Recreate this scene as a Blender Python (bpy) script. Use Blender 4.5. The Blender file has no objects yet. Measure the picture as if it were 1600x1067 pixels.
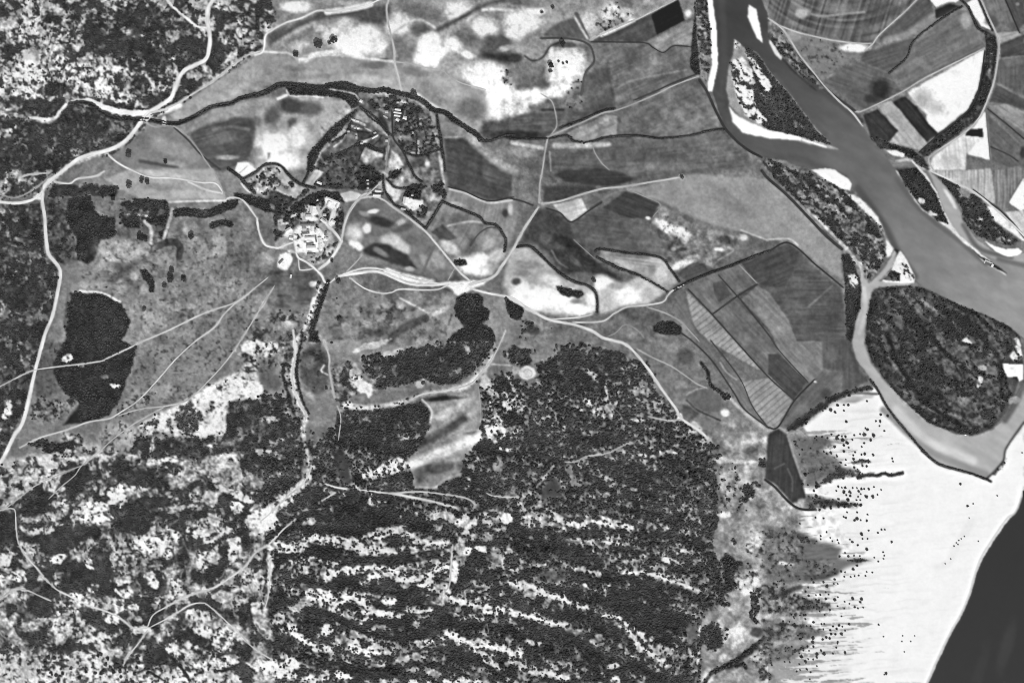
import bpy, bmesh, math, random
import numpy as np
from mathutils import Vector, Matrix

# ------------------------------------------------------------------ camera, sky, sun, exposure
scene = bpy.context.scene
MPP = 1.5                     # metres of ground per survey unit (1600 x 1067 units in frame)
ALT = 3000.0                  # flying height of the survey camera
cam_data = bpy.data.cameras.new("survey_camera")
cam_data.sensor_width = 36.0
cam_data.lens = 36.0 * ALT / (1600 * MPP)
cam_data.clip_start = 1.0
cam_data.clip_end = 20000.0
cam = bpy.data.objects.new("survey_camera", cam_data)
cam.location = (0, 0, ALT)
scene.collection.objects.link(cam)
scene.camera = cam

SUN_EL, SUN_AZ = math.radians(50), math.radians(160)      # azimuth clockwise from north (+Y)
world = bpy.data.worlds.new("World")
scene.world = world
world.use_nodes = True
wn = world.node_tree
wn.nodes.clear()
sky = wn.nodes.new("ShaderNodeTexSky")
sky.sky_type = 'NISHITA'
sky.sun_disc = False
sky.sun_elevation = SUN_EL
sky.sun_rotation = SUN_AZ
bw = wn.nodes.new("ShaderNodeRGBToBW")                     # panchromatic film: no colour
bg = wn.nodes.new("ShaderNodeBackground")
bg.inputs["Strength"].default_value = 0.13
wo = wn.nodes.new("ShaderNodeOutputWorld")
wn.links.new(sky.outputs[0], bw.inputs[0])
wn.links.new(bw.outputs[0], bg.inputs["Color"])
wn.links.new(bg.outputs[0], wo.inputs["Surface"])

sun_data = bpy.data.lights.new("sun", 'SUN')
sun_data.energy = 3.35
sun_data.angle = math.radians(0.53)
sun_data.color = (1, 1, 1)
sun = bpy.data.objects.new("sun", sun_data)
d = Vector((math.sin(SUN_AZ) * math.cos(SUN_EL), math.cos(SUN_AZ) * math.cos(SUN_EL), math.sin(SUN_EL)))
sun.rotation_euler = d.to_track_quat('Z', 'Y').to_euler()
sun.location = d * 2000
scene.collection.objects.link(sun)

scene.view_settings.view_transform = 'Standard'
scene.view_settings.look = 'None'
scene.view_settings.exposure = 0.0
scene.view_settings.gamma = 1.0
scene.view_settings.use_curve_mapping = False
FLAT_GAIN = 1.15              # radiance of level ground per unit of albedo under this sun and sky
scene.cycles.filter_width = 1.1

DATA = """
@--
P 122 0 -5,-5 1605,-5 1605,1072 -5,1072
# heath NW
P 165 2 0,0 420,0 432,28 418,50 412,80 345,122 285,160 240,185 190,240 150,246 110,262 70,300 0,315
V .66 1 h 3 0,0 420,0 432,28 418,50 412,80 345,122 285,160 240,185 190,240 150,246 110,262 70,300 0,315
# west strip
P 108 3 0,318 64,318 72,395 92,420 94,460 74,535 40,650 0,725
V .8 1 h 2 0,318 64,318 72,395 92,420 92,460 72,535 38,650 0,720
# central meadows
P 128 6 75,315 400,310 500,440 720,450 1000,500 1120,640 1000,640 700,560 450,640 200,660 80,640 100,420
# south-west scrub
P 175 8 0,720 160,690 260,680 400,640 470,700 470,790 440,1067 0,1067
V .66 2 h 6 0,735 160,700 260,685 350,650 470,650 470,790 440,1067 0,1067
# centre wood, south ridges
P 125 8 400,690 520,640 720,560 775,560 830,600 880,548 948,543 985,560 1045,635 1100,677 1122,766 1122,815 1112,850 1138,930 1095,965 1095,1067 430,1067
V .8 0 w 4 410,700 500,690 540,640 640,640 720,700 735,680 752,650 765,600 800,590 830,600 860,560 878,549 907,537 948,543 985,560 1000,580 1045,635 1062,652 1100,677 1117,729 1122,766 1122,815 1112,850 1138,930 1095,965 1095,1067 430,1067
P 150 8 430,800 880,800 1000,880 960,960 1000,1067 430,1067
V .76 1 w 8 430,800 860,800 940,870 960,960 1000,1067 430,1067
# pale strip east of the wood
P 150 10 1122,640 1230,670 1260,800 1280,900 1230,1000 1180,1067 1100,1067 1095,965 1138,930 1112,850 1125,800
# north hills base
P 150 6 412,80 432,0 1090,0 1090,100 940,250 760,210 600,140 430,130 300,175
# plain
P 112 4 690,190 930,60 1090,0 1130,130 1150,215 1330,400 1345,600 1260,660 1210,668 1040,470 780,450 690,350
# east bank fields base
P 120 3 1190,0 1600,0 1600,440 1440,250 1340,180 1240,110 1200,60
# sand flat
F 237 5 sand_flat;wide white sand flat with scattered dark shrubs between wood and sea;sand 1180,1067 1205,1010 1240,1000 1255,950 1240,900 1260,860 1245,830 1252,800 1256,790 1250,765 1262,735 1245,690 1238,675 1290,640 1330,610 1365,600 1412,671 1465,724 1540,748 1600,659 1600,765 1587,800 1555,840 1535,872 1517,925 1487,987 1450,1067
P 241 4 1360,700 1540,750 1600,670 1600,765 1587,800 1555,840 1535,872 1517,925 1487,987 1450,1067 1330,1067 1340,900
F 46 1.2 sea;dark grey sea filling the south-east corner beyond the white beach;sea 1600,764 1587,800 1575,812 1555,840 1535,872 1525,897 1517,925 1505,955 1487,987 1465,1032 1450,1067 1600,1067
S 190 2.5 2 1600,762 1587,798 1573,810 1553,838 1533,870 1523,897 1515,925 1503,955 1485,987 1463,1032 1448,1067
B 66 12 50 15 1572,1010 .5
B 60 10 60 15 1530,1050 .4
# main river
F 92 1.2 river;broad grey river splitting around wooded islands on its way to the sea;river 1112,0 1119,40 1122,100 1113,143 1120,165 1132,200 1152,222 1172,237 1200,247 1225,249 1250,262 1300,280 1330,292 1342,307 1360,322 1375,342 1385,367 1397,387 1405,392 1420,412 1430,437 1440,447 1465,460 1500,477 1550,497 1577,510 1600,530 1600,400 1575,400 1540,390 1520,375 1505,350 1500,330 1470,290 1450,267 1430,255 1395,262 1380,237 1355,210 1340,185 1312,162 1285,140 1245,113 1222,90 1206,66 1203,45 1198,20 1190,0
G 0
S 74 8 5 1128,0 1132,100 1128,140 1145,185
S 76 8 5 1205,62 1245,113 1312,162 1345,190
S 84 7 5 1155,215 1200,240 1255,250 1320,278
S 80 9 6 1340,295 1380,352 1402,395 1428,432
S 88 5 4 1210,118 1250,168 1290,210
S 100 5 4 1400,280 1440,330 1500,378 1540,412
# backwater
F 178 1.2 backwater;pale silty side channel looping around the big wooded island;channel 1345,447 1345,482 1337,505 1331,534 1337,561 1355,584 1365,601 1380,629 1412,671 1435,699 1465,724 1500,734 1540,747 1550,739 1567,719 1572,699 1600,659 1600,600 1592,612 1578,642 1552,672 1520,682 1490,678 1450,662 1410,628 1380,593 1360,567 1350,537 1353,500 1358,470 1365,452 1390,447 1420,447 1425,440 1400,440 1375,440 1362,436 1349,436
S 150 8 5 1380,640 1440,695 1500,725 1540,740
S 170 8 4 1395,605 1450,655 1520,675
S 205 10 6 1400,640 1450,688 1520,720
S 95 9 5 1600,590 1588,625 1570,655
S 200 5 3 1350,450 1352,490 1343,520
# side channel NE
F 165 1.2 side_channel;pale narrow side channel behind the spit of the east bank;channel 1440,258 1452,270 1465,300 1476,330 1490,358 1512,380 1540,400 1570,410 1600,408 1600,395 1580,400 1550,392 1525,374 1510,345 1500,320 1485,300 1470,285 1452,262
S 110 5 4 1560,405 1600,415
S 100 5 4 1505,352 1530,388 1580,402
# west back channel (dry, pale)
S 178 5 2 1262,327 1285,350 1307,372 1325,392 1340,412
P 205 1.5 1318,385 1330,395 1342,415 1348,436 1362,436 1352,410 1340,408
F 182 1 side_channel;pale silted inlet between the two southern islands;channel 1346,447 1345,430 1343,412 1352,418 1352,436 1365,428 1385,408 1397,392 1401,396 1395,415 1378,435 1362,447
S 120 4 2 1387,400 1380,418 1358,440
# islands
F 150 1.5 river_island;wooded island with white sandy ridges, upstream fork of the river;island 1148,62 1160,73 1182,82 1205,115 1240,155 1270,195 1300,228 1312,234 1290,232 1250,222 1200,205 1165,195 1140,165 1134,140 1137,110 1145,85
V .97 1 i 1 1163,72 1182,84 1205,117 1240,157 1270,197 1300,228 1250,214 1200,203 1172,185 1165,150 1180,130 1170,100
P 235 2 1145,95 1160,90 1175,110 1177,150 1185,175 1200,190 1185,195 1165,180 1150,150 1143,120
V .3 0 i 1 1142,95 1160,90 1175,110 1177,150 1185,175 1200,190 1185,195 1165,180 1150,150 1143,120
P 235 1.5 1162,80 1172,84 1190,110 1208,135 1200,145 1190,135 1180,115
V .28 0 i 1 1162,80 1172,84 1190,110 1208,135 1200,145 1190,135 1180,115
P 215 1 1147,62 1157,70 1154,78 1147,76
V .05 0 i 1 1147,62 1157,70 1154,78 1147,76
F 246 1.5 sandbar;white crescent sandbar on the inner bend of the forked island;sand 1139,166 1148,178 1165,189 1200,204 1230,210 1252,216 1250,220 1200,216 1160,208 1145,192
S 225 2 1 1254,219 1270,224 1290,230
F 246 1.2 sandbar;long white sandbar along the west bank at the top;sand 1103,0 1113,0 1119,38 1122,100 1113,143 1106,144 1104,130 1112,100 1110,50
F 243 1.2 sandbar;slim white sandbar in midstream beside the forked island's head;sand 1170,8 1182,15 1192,68 1183,60 1168,28
F 118 1.5 river_island;wooded island beside the tongue-shaped sandbar, west of main stream;island 1176,238 1205,250 1235,258 1262,262 1300,268 1330,292 1342,307 1360,322 1375,342 1385,367 1397,388 1393,402 1378,422 1362,440 1350,436 1346,410 1330,392 1310,372 1285,348 1262,327 1230,300 1200,268
V .6 1 i 2 1178,239 1215,255 1262,268 1300,285 1330,305 1352,330 1368,352 1382,375 1384,400 1362,436 1352,434 1352,415 1330,392 1310,372 1285,348 1262,327 1230,300 1200,268
F 244 1.2 sandbar;white tongue-shaped sandbar on the wooded island's river side;sand 1268,266 1290,263 1305,266 1325,280 1331,287 1328,298 1312,294 1288,280
P 230 2 1322,303 1345,310 1372,340 1384,372 1395,388 1392,400 1384,402 1384,372 1372,350 1355,335
V .2 0 i 1 1322,303 1345,310 1372,340 1384,372 1395,388 1392,400 1384,402 1384,372 1372,350 1355,335
V .02 0 i 1 1384,372 1395,388 1392,400 1386,404
F 225 1.2 river_island;small triangular sandy islet at the mouth of the inlet;island 1406,392 1418,407 1430,434 1427,442 1410,442 1378,440 1392,422 1400,402
P 95 1 1380,437 1392,422 1406,428 1406,440
V .7 0 i 1 1380,437 1392,422 1406,428 1406,440
V .25 0 i 1 1403,410 1415,410 1430,434 1420,440 1408,425
F 84 1.5 river_island;large round island covered in dark thicket, enclosed by the backwater;island 1362,458 1372,449 1420,447 1440,449 1465,460 1500,477 1550,497 1577,510 1594,527 1598,575 1592,592 1586,612 1573,642 1550,670 1520,680 1490,676 1450,660 1410,625 1380,590 1362,565 1352,535 1354,500
V .5 1 i 1 1362,458 1372,449 1420,447 1440,449 1465,460 1500,477 1550,497 1577,510 1592,527 1570,560 1573,595 1580,615 1565,645 1545,668 1520,680 1490,676 1450,660 1410,625 1380,590 1362,565 1352,535 1354,500
P 92 4 1385,490 1420,460 1440,480 1470,500 1500,560 1540,560 1560,600 1540,650 1500,650 1460,600 1420,540
V .45 1 i 6 1385,490 1420,460 1440,475 1480,500 1520,540 1550,560 1560,600 1540,655 1500,660 1470,615 1440,590 1470,560 1440,540 1400,520
V .85 0 i 4 1400,560 1440,540 1480,590 1460,640 1420,620
V .85 0 i 3 1460,480 1500,490 1530,520 1500,535 1465,510
F 246 .8 sandbar;white landing beach with a stepped corner on the big island;sand 1563,568 1598,569 1598,592 1592,596 1589,588 1574,589
V 0 0 i 0 1562,566 1600,566 1600,598 1573,592
P 235 1.5 1577,556 1586,540 1594,542 1597,556 1587,568
V .3 0 i 1 1577,556 1586,540 1594,542 1597,556 1587,568
P 200 1 1584,530 1590,525 1595,540 1592,545
P 215 1.5 1500,532 1515,537 1523,535 1515,528 1513,523 1510,528
V .05 0 i 1 1500,534 1523,537 1522,526 1511,523
W 120 9 6 0 1500,545 .4
W 160 10 6 0 1535,575 .7
W 200 4 8 10 1530,598 .8
W 130 10 12 0 1548,585 .5
W 130 6 5 0 1546,612 .4
W 150 12 8 0 1505,625 .6
W 130 14 8 0 1530,655 .6
W 140 16 6 25 1462,643 .6
W 115 12 4 10 1480,565 .4
W 105 10 20 0 1404,515 .4
W 120 8 8 0 1398,540 .4
W 125 5 12 0 1435,480 .4
W 170 9 6 0 1585,625 .5
F 200 1.2 spit;thin sandy spit with dark scrub along the main stream's east bank;island 1399,267 1412,285 1427,311 1440,327 1465,345 1485,360 1500,375 1522,392 1537,410 1555,420 1575,432 1560,418 1540,402 1520,385 1500,368 1488,352 1475,330 1465,302 1447,272 1434,262
P 70 1.2 1400,264 1432,262 1447,280 1462,302 1471,325 1482,350 1465,345 1440,325 1428,309 1412,285
V .95 0 i 1 1400,264 1432,262 1447,280 1462,302 1471,325 1482,350 1465,343 1440,322 1428,309 1412,285
W 190 8 5 20 1440,314 .8
W 190 7 4 20 1458,333 .8
P 70 .8 1515,386 1532,400 1548,409 1560,416 1575,428 1560,422 1540,410 1522,394
F 110 1.5 river_island;dark wooded island hemmed in by the pale side channel and road;island 1453,268 1490,282 1525,300 1545,325 1552,345 1575,362 1595,377 1585,387 1550,378 1522,370 1505,348 1498,325 1485,302 1470,285
V .93 0 i 1 1460,272 1490,284 1525,302 1543,325 1550,345 1572,362 1592,377 1582,385 1550,376 1525,368 1505,345 1502,325 1487,302
W 130 12 10 0 1507,300 .9
W 150 6 4 0 1530,340 .6
W 140 14 5 10 1565,376 .7
F 246 1 sandbar;bright white bean-shaped sandbar at the right edge of the stream;sand 1537,376 1552,384 1570,390 1590,388 1597,393 1590,399 1575,401 1555,393
P 225 1.5 1472,294 1480,298 1490,315 1496,328 1490,325 1478,305
P 215 1.5 1542,322 1560,328 1600,372 1600,378 1578,362 1553,345
# west bank strip beside top sandbar
P 130 1.5 1087,0 1105,0 1112,100 1104,140 1098,125 1090,110
V .5 1 i 1 1087,0 1104,0 1110,50 1112,90 1104,130 1096,120 1090,60
P 62 1 1085,0 1088,30 1087,50 1091,85 1094,118 1080,115 1078,100 1080,60 1085,30
V 1 0 i 1 1085,0 1088,30 1087,50 1091,85 1094,118 1081,114 1079,100 1081,60 1085,30
P 118 1 1093,57 1107,75 1111,95 1102,127 1095,117 1091,85
N .22 8 3 1362,458 1372,449 1440,449 1500,477 1577,510 1594,527 1592,592 1550,670 1520,680 1450,660 1380,590 1352,535
N .3 10 3 1176,238 1262,262 1330,292 1385,367 1378,422 1350,436 1262,327
S 108 3 2.5 1372,500 1390,560 1440,618 1500,652 1545,658
S 100 3 2.5 1395,480 1420,540 1460,590 1520,625
S 112 3.5 3 1440,470 1480,500 1525,540 1552,590
S 104 3 2.5 1410,460 1440,510 1490,560 1530,600
S 52 5 3 1385,520 1410,580 1455,635 1510,668
S 54 5 3 1430,500 1470,545 1510,580
S 56 5 3 1470,480 1520,515 1560,560 1565,620
S 96 3 2 1400,505 1445,505 1480,520
S 98 3 2 1440,560 1480,568 1520,566
@00
W 215 60 110 10 190,80 .8
W 205 200 90 0 250,210 .75
F 140 3 clearing;smooth grey bare clearing in the speckled heath;ground 140,330 190,310 240,320 260,380 250,410 150,400
V 0 0 h 2 140,320 190,305 240,320 260,380 250,410 150,405
W 210 170 90 20 170,430 .6
W 225 220 110 10 230,520 .7
W 220 130 100 0 430,480 .7
W 230 90 110 0 650,470 .75
W 240 200 60 8 600,560 .8
W 235 150 50 10 740,610 .75
W 225 80 25 38 940,270 .9
W 225 80 30 45 1060,350 .9
W 215 60 40 0 1000,555 .8
W 190 50 30 0 880,460 .6
W 200 40 40 0 1260,230 .8
W 210 50 20 0 1400,50 .8
W 220 30 70 0 1515,190 .8
W 160 80 40 0 670,140 .7
W 160 110 20 10 760,160 .7
W 190 40 20 20 50,40 .7
W 180 100 30 15 760,30 .5
W 200 60 40 0 1150,370 .6
W 170 60 40 0 430,240 .6
K 1 330 90 15 800,300
K 1 120 120 0 700,260
K 1 160 60 0 960,400
K .98 120 120 0 1180,330
K .98 70 100 0 1340,330
K .97 150 120 0 900,130
K .95 40 60 0 60,330
K .95 200 40 0 280,660
K .95 100 40 0 350,560
S 225 2.5 1 1040,0 1110,70 1170,120 1240,175 1300,185
VS 0 4 h 1040,0 1110,70 1170,120 1240,175 1300,185
S 190 2 1 1330,225 1390,255 1400,285
# stream valley
P 96 2 0,755 330,770 420,660 520,660 620,700 700,755 880,755 780,880 680,940 500,980 400,1055 250,1067 0,1067
V .78 0 h 2 0,760 330,775 430,670 520,670 620,700 700,760 880,755 780,880 680,940 500,980 400,1050 0,1067
W 125 60 22 10 510,690 .9
W 108 120 45 10 760,780 .9
W 215 80 25 -20 30,840 .8
W 190 60 20 0 480,950 .6
S 170 2 1.5 250,870 330,920 410,985
S 175 2 1.5 410,1040 460,990 520,930
S 245 9 2 560,635 650,672 740,700 850,712 930,708
S 225 4 1.5 190,740 330,747 380,700 420,655 470,638 560,628
VS 0 8 h 560,635 650,672 740,700 850,712 930,708
VS 0 4 h 190,740 330,747 380,700 420,655 470,638 560,628
# fields round the confluence
F 152 2 pasture;pale wedge-shaped pasture between the valley road and the wooded stream;field 1599,365 1340,525 1140,665 1060,725 1110,752 1170,740 1330,645 1440,622 1599,570
B 180 80 30 -30 1500,560 .6
B 135 60 20 0 1180,690 .6
F 148 3 pasture;pale strip of pasture along the stream's south bank;field 1180,822 1240,745 1340,690 1450,672 1599,618 1599,740 1480,735 1300,780 1190,830
F 92 3 field;dark curved field south of the pale stream-bank strip;field 1190,838 1300,790 1480,742 1599,745 1599,890 1560,1000 1400,1067 1330,1067 1290,1000 1230,920
S 120 3 3 1340,815 1440,797 1560,815
B 115 90 50 0 1430,860 .6
B 80 100 50 0 1480,920 .6
B 230 60 40 0 1540,1050 .9
B 200 80 20 0 1420,985 .6
F 128 3 pasture;rounded grey pasture inside the fork of the main road;field 940,780 1080,787 1180,860 1260,960 1330,1067 830,1067 700,975 860,870
B 160 180 60 20 1090,930 .7
B 165 80 30 0 1100,1030 .7
B 105 60 60 0 900,900 .5
S 90 3 4 880,1010 1000,1030 1110,1052
D 2.6 72 dark ditch curving beside the forked road's pasture; 1090,800 1180,880 1260,970 1380,1062
H 7 tree-lined stream running from the heath past the valley road to the pastures; 440,652 530,645 600,672 660,718 740,745 860,750 930,752 1020,770 1100,775 1160,760 1240,722 1330,672 1440,652 1500,622 1599,597
R 6.5 238 broad white unpaved main road winding down through the heath; 1345,0 1310,60 1305,150 1320,250 1310,330 1285,380 1220,415 1160,450 1125,500 1100,570 1065,630 930,715 860,800 790,880 700,935 520,985 450,1030 400,1068 300,1148 275,1188
R 3.4 205 narrow pale road along the top of the wedge-shaped pasture; 1640,325 1540,360 1450,420 1340,510 1200,600 1120,650 1030,690 945,708
S 225 9 4 1120,660 1030,695 940,712
R 3.6 225 white branch track crossing the rounded pasture; 680,970 740,1020 830,1068 940,1110 1100,1118 1250,1143 1350,1150 1400,1208
R 2.2 165 thin pale path from the road towards the garden hedge; 930,780 970,795 1080,790 1170,850 1230,920 1290,1010 1330,1068 1380,1158 1415,1250
T 5.2 815,972 ;large dark round tree alone in the rounded pasture
T 3.2 1040,1015 ;small dark tree beside the low bank in the rounded pasture
S 195 5 2 1030,742 1030,782
@10
P 150 2 0,0 90,0 130,110 70,200 50,310 0,340
V .8 1 h 2 0,0 90,0 130,110 70,200 50,310 0,340
W 215 40 30 0 70,180 .7
P 140 3 100,0 800,0 780,20 500,60 400,70 280,120 140,150 130,100
B 245 110 45 0 255,45 .95
B 175 100 20 0 600,30 .7
P 96 5 80,300 75,215 290,135 400,92 780,50 840,30 835,190 700,160 560,125 350,165 200,255 110,305
P 158 8 110,305 200,255 350,170 560,130 700,165 840,200 860,390 740,380 460,350 330,370 280,395 210,335
B 125 150 40 -25 330,200 .7
S 165 5 5 120,290 250,210 370,160
B 245 150 100 0 620,290 1
B 240 100 60 0 700,230 1
B 235 60 70 20 470,240 .9
B 228 50 30 0 410,190 .7
B 220 60 60 0 560,180 .8
B 205 80 80 0 790,300 .9
B 120 40 60 20 838,350 .8
B 70 40 8 0 805,383 .8
B 245 30 12 0 790,310 .8
B 205 60 45 0 290,300 .7
B 130 45 35 0 320,325 .7
B 242 60 20 0 295,388 .9
B 235 120 20 -8 420,345 .7
T 6 400,296 ;biggest dark tree clump on the white northern knoll
T 5 497,268 ;dark tree on the white northern knoll's crest
T 2.8 467,284 ;small dark tree between two larger ones on the white knoll
T 4 257,352 ;dark tree at the knoll's foot beside a bright bare patch
S 200 2.5 2 50,330 210,342 280,400 340,372 460,355 620,370 740,385 870,400
R 2.6 178 thin pale track along the foot of the northern hills; 870,400 960,410 1090,440 1170,450 1200,480 1290,530 1440,570
# right hills
B 235 100 80 0 890,165 1
B 92 150 55 10 730,110 .8
S 195 3 2 870,215 980,145 1040,140 1110,180 1130,195
P 96 6 960,200 1000,150 1060,150 1110,190 1100,215 980,230
P 118 10 870,240 980,235 1020,260 1000,420 880,400
P 243 5 1030,235 1120,215 1160,260 1200,330 1140,425 1060,430 1000,415 1020,320
B 243 70 60 0 1240,290 1
B 240 60 30 0 1065,465 .9
B 100 180 60 15 1040,85 .8
B 220 120 80 0 1270,75 .9
S 98 5 5 1140,200 1290,120 1420,40 1599,-10
S 215 3 3 1420,70 1500,65 1599,70
B 245 90 80 0 1430,180 1
B 130 100 60 0 1500,120 .5
B 105 100 70 30 1320,250 .8
P 95 6 1440,240 1599,220 1599,345 1430,360 1390,400
P 54 5 1599,345 1420,350 1385,395 1490,400 1540,430 1599,440
B 175 60 25 -15 1560,310 .8
B 230 60 25 20 1320,355 .9
P 243 10 1290,440 1330,410 1450,410 1560,440 1599,520 1599,760 1460,750 1440,590 1330,540
B 120 60 60 0 1580,510 .6
V .3 0 h 3 1530,460 1599,440 1599,560 1560,540
F 148 4 pasture;long pale-grey pasture between the northern hill track and the stream;field 0,350 220,350 290,408 480,365 740,395 900,412 1200,465 1440,580 1420,780 1390,850 1280,780 1180,712 1000,600 780,550 560,515 420,525 200,510 100,520 0,570
B 110 100 28 0 740,420 .8
B 112 110 30 12 990,460 .7
B 108 110 90 30 1350,690 .8
B 178 150 30 5 680,500 .7
B 172 150 60 25 1200,560 .7
S 195 3 3 1000,592 1140,682 1250,740
B 172 120 20 0 330,460 .6
B 130 130 20 5 200,430 .6
R 4 198 pale straight road running north from the enclosure over the hills; 835,-10 820,60 830,150 850,240 870,330 870,400 890,480 912,578
R 3.8 232 white hill road bending round the heath's corner; 0,352 50,325 65,230 110,190 200,145 290,120 390,75 480,80 600,65 690,45 790,0
S 215 8 3 450,85 600,65 720,35
# stream belt
P 60 2 180,520 430,540 560,530 640,560 640,665 600,680 560,628 480,605 340,600 220,600 190,560
V 1 0 k 1 170,515 430,540 560,530 640,560 650,665 600,685 560,630 480,608 340,600 220,595 190,560
S 150 2 1 460,562 540,575 620,595 650,640
VS 0 3 k 460,562 540,575 620,595 650,640
H 9 dark tree belt of the stream curving round the enclosure's north side; 0,600 60,582 120,548 180,532 300,540 400,552 470,538 560,530 640,560 740,575 800,566 880,585 970,605 1050,640 1110,690 1180,707 1240,752 1330,812 1380,842 1408,880
H 5 dark hedge continuing the stream east past the dark strip; 1408,880 1470,880 1540,852 1620,845
T 4.5 990,592 ;round dark tree bulging from the stream belt by the road's end
P 88 4 1420,785 1480,760 1599,755 1599,840 1480,875 1415,870
# west hill
F 165 4 pasture;pale bare hillside with white eroded patches west of the enclosure;field 0,620 170,600 210,612 350,612 560,640 600,690 420,850 340,960 310,1067 0,1067
B 70 100 60 10 230,670 .9
B 85 80 60 0 350,680 .8
B 100 60 90 30 110,720 .8
B 85 40 50 0 235,780 .7
B 243 150 100 0 120,910 1
B 238 70 100 30 260,850 .9
B 240 130 70 0 200,1010 1
B 130 40 30 0 120,820 .5
B 155 150 60 -30 470,740 .7
B 95 40 40 0 10,760 .7
B 110 50 40 0 20,950 .5
S 245 3 2 140,622 195,600
S 190 2 1.5 195,560 205,595 240,605 350,607 420,615
P 62 2 620,690 665,675 570,775 480,875 400,960 365,1067 320,1067 330,970 400,890 470,800 560,730
V 1 0 k 1 620,690 665,675 570,775 480,875 400,960 365,1067 320,1067 330,970 400,890 470,800 560,730
# enclosure
F 100 2 farm_enclosure;hedged farm enclosure of small dark plots and gardens;field 650,665 740,612 900,592 1080,690 1130,722 1160,860 1178,1067 360,1067 400,962 560,805
V .45 0 g 2 690,650 760,610 900,600 1080,700 1100,760 1120,900 1010,940 870,860 850,700 780,720
V .85 0 g 2 790,620 850,600 900,640 850,690 800,670
V .8 0 g 2 920,650 1040,660 1060,720 1000,740 940,720
F 132 1 plot;small pale plot at the enclosure's west point;field 618,742 652,690 712,712 710,765 680,772
F 78 1 plot;dark triangular plot in the enclosure's west half;field 630,805 790,850 650,890 640,850
F 108 1 plot;grey plot west of the enclosure's middle lane;field 520,890 625,830 640,890 580,940 510,950
F 92 1 plot;dark plot against the enclosure's middle lane;field 690,900 830,850 820,940 720,930
F 165 1 plot;slim pale plot along the enclosure's outer belt;field 470,885 550,810 575,822 490,895
F 155 1 plot;second slim pale plot below the first on the outer belt;field 395,962 452,890 468,912 402,968
S 150 2.5 1.5 712,745 760,795 830,850
S 190 3 1 590,745 680,785
S 175 2 1 600,790 660,810
S 185 2 1 665,890 720,870 760,850
S 160 2 1 490,920 560,870
B 180 70 45 10 700,975 .9
P 168 2 850,940 880,960 925,1067 820,1067
B 170 90 12 0 770,590 .8
B 185 15 12 0 660,640 .9
D 3.2 60 dark sunken lane dividing the enclosure north to south; 850,690 855,800 862,870 920,950 975,1068
R 2 150 narrow pale path beside the dark lane in the enclosure; 832,870 822,960 812,1068
H 4.2 hedge along the enclosure's straight east side; 1130,722 1150,840 1165,940 1182,1068
S 150 2.5 2 1110,730 1130,850 1145,960 1160,1067
H 2.6 thin hedge crossing the enclosure from the belt to the lane; 655,670 720,740 800,800 850,850
H 2.6 inner hedge between the enclosure's western plots; 480,890 560,840 600,760
H 2.6 low hedge south of the enclosure's western plots; 500,970 590,930 690,905 760,930
H 2.6 hedge from the lane to the enclosure's east side; 930,955 1000,975 1080,960 1165,930
@g
V .3 0 g 1 760,600 1050,600 1400,500 1420,860 1180,940 900,880 760,700
P 122 1 840,640 990,640 1000,700 850,730
P 92 1 850,740 1000,720 1010,820 880,800
P 132 1 1090,700 1140,690 1110,880 1080,900
P 118 1 1140,700 1280,760 1240,800 1140,790
P 140 1.5 1270,300 1340,380 1360,560 1390,760 1340,740 1290,560 1250,420
P 128 1 1010,420 1180,410 1160,440 1010,450
P 150 1.2 820,160 940,170 1000,220 860,240
P 66 1 1210,520 1320,520 1320,560 1200,560
P 62 1 1220,760 1290,750 1290,780 1220,790
P 150 1 1230,540 1330,560 1320,580
P 122 1 390,430 470,390 610,570 650,630 560,570
P 72 1 540,280 600,320 700,560 630,600 560,440
P 82 1 260,590 480,620 330,690 260,720
P 104 1 90,600 230,580 250,720 100,840 20,820
P 84 1 20,890 260,780 320,850 270,1000 0,1067
P 96 1 480,660 580,650 540,740 460,790
P 86 1 560,700 630,680 640,870 540,850
P 175 2 360,820 470,850 620,900 600,960 470,920 420,1000 320,1020 300,960
P 170 1.5 740,860 810,910 900,1060 690,1060
P 120 1.5 650,790 690,790 680,960 640,980
S 175 1.5 .8 690,790 650,980
S 60 1.5 .8 640,790 615,980
H 2.2 thin inner hedge from the gate lane to the western plots; 320,270 440,340 560,450 690,640
H 2.2 dark hedge between the enclosure's south-western plots; 0,890 140,830 270,750 360,780 460,830 600,880
H 2.2 short garden hedge in the enclosure's east half; 1075,620 1085,760 1075,900
H 2 crooked garden hedge below the barns; 780,560 860,590 960,580 1060,560 1180,530
S 58 1.3 .7 100,560 245,570 255,740
S 58 1.3 .7 255,590 490,612
S 60 1.3 .7 60,640 140,570 230,600
S 62 1.3 .7 470,790 560,700 600,640
S 62 1.3 .7 270,1000 330,850 360,790
S 165 1.2 .6 110,600 60,700 20,720
S 175 1.2 .6 240,620 250,700
S 185 1.4 .6 440,690 540,640
S 180 1.2 .6 360,540 440,580
S 170 1.2 .6 160,410 340,500
S 170 1.2 .6 250,750 330,740 380,730
S 58 1.2 .7 920,900 1040,860 1150,900 1250,930
S 58 1.2 .7 1180,520 1210,640 1330,650
S 60 1.2 .7 1020,440 1190,430 1240,400
S 150 1.5 .8 1110,690 1100,880
S 145 1.5 .8 1200,745 1390,745
S 150 1.5 .8 1000,880 1180,900
@10
# east of the enclosure
F 128 2 field;pale triangular field against the enclosure's north-east hedge;field 1140,730 1280,800 1310,850 1178,862
F 84 2 field;large dark smooth field east of the enclosure;field 1178,868 1320,872 1440,965 1560,1065 1599,1090 1599,1250 1450,1250 1200,1165 1190,1067
S 152 10 6 1290,820 1400,920 1480,990 1560,1050 1620,1070
B 125 100 50 20 1540,950 .8
S 150 2 1.5 1180,862 1310,855
@20
B 243 140 80 0 60,140 1
B 240 80 30 0 150,70 .9
B 245 80 60 0 20,210 .9
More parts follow.
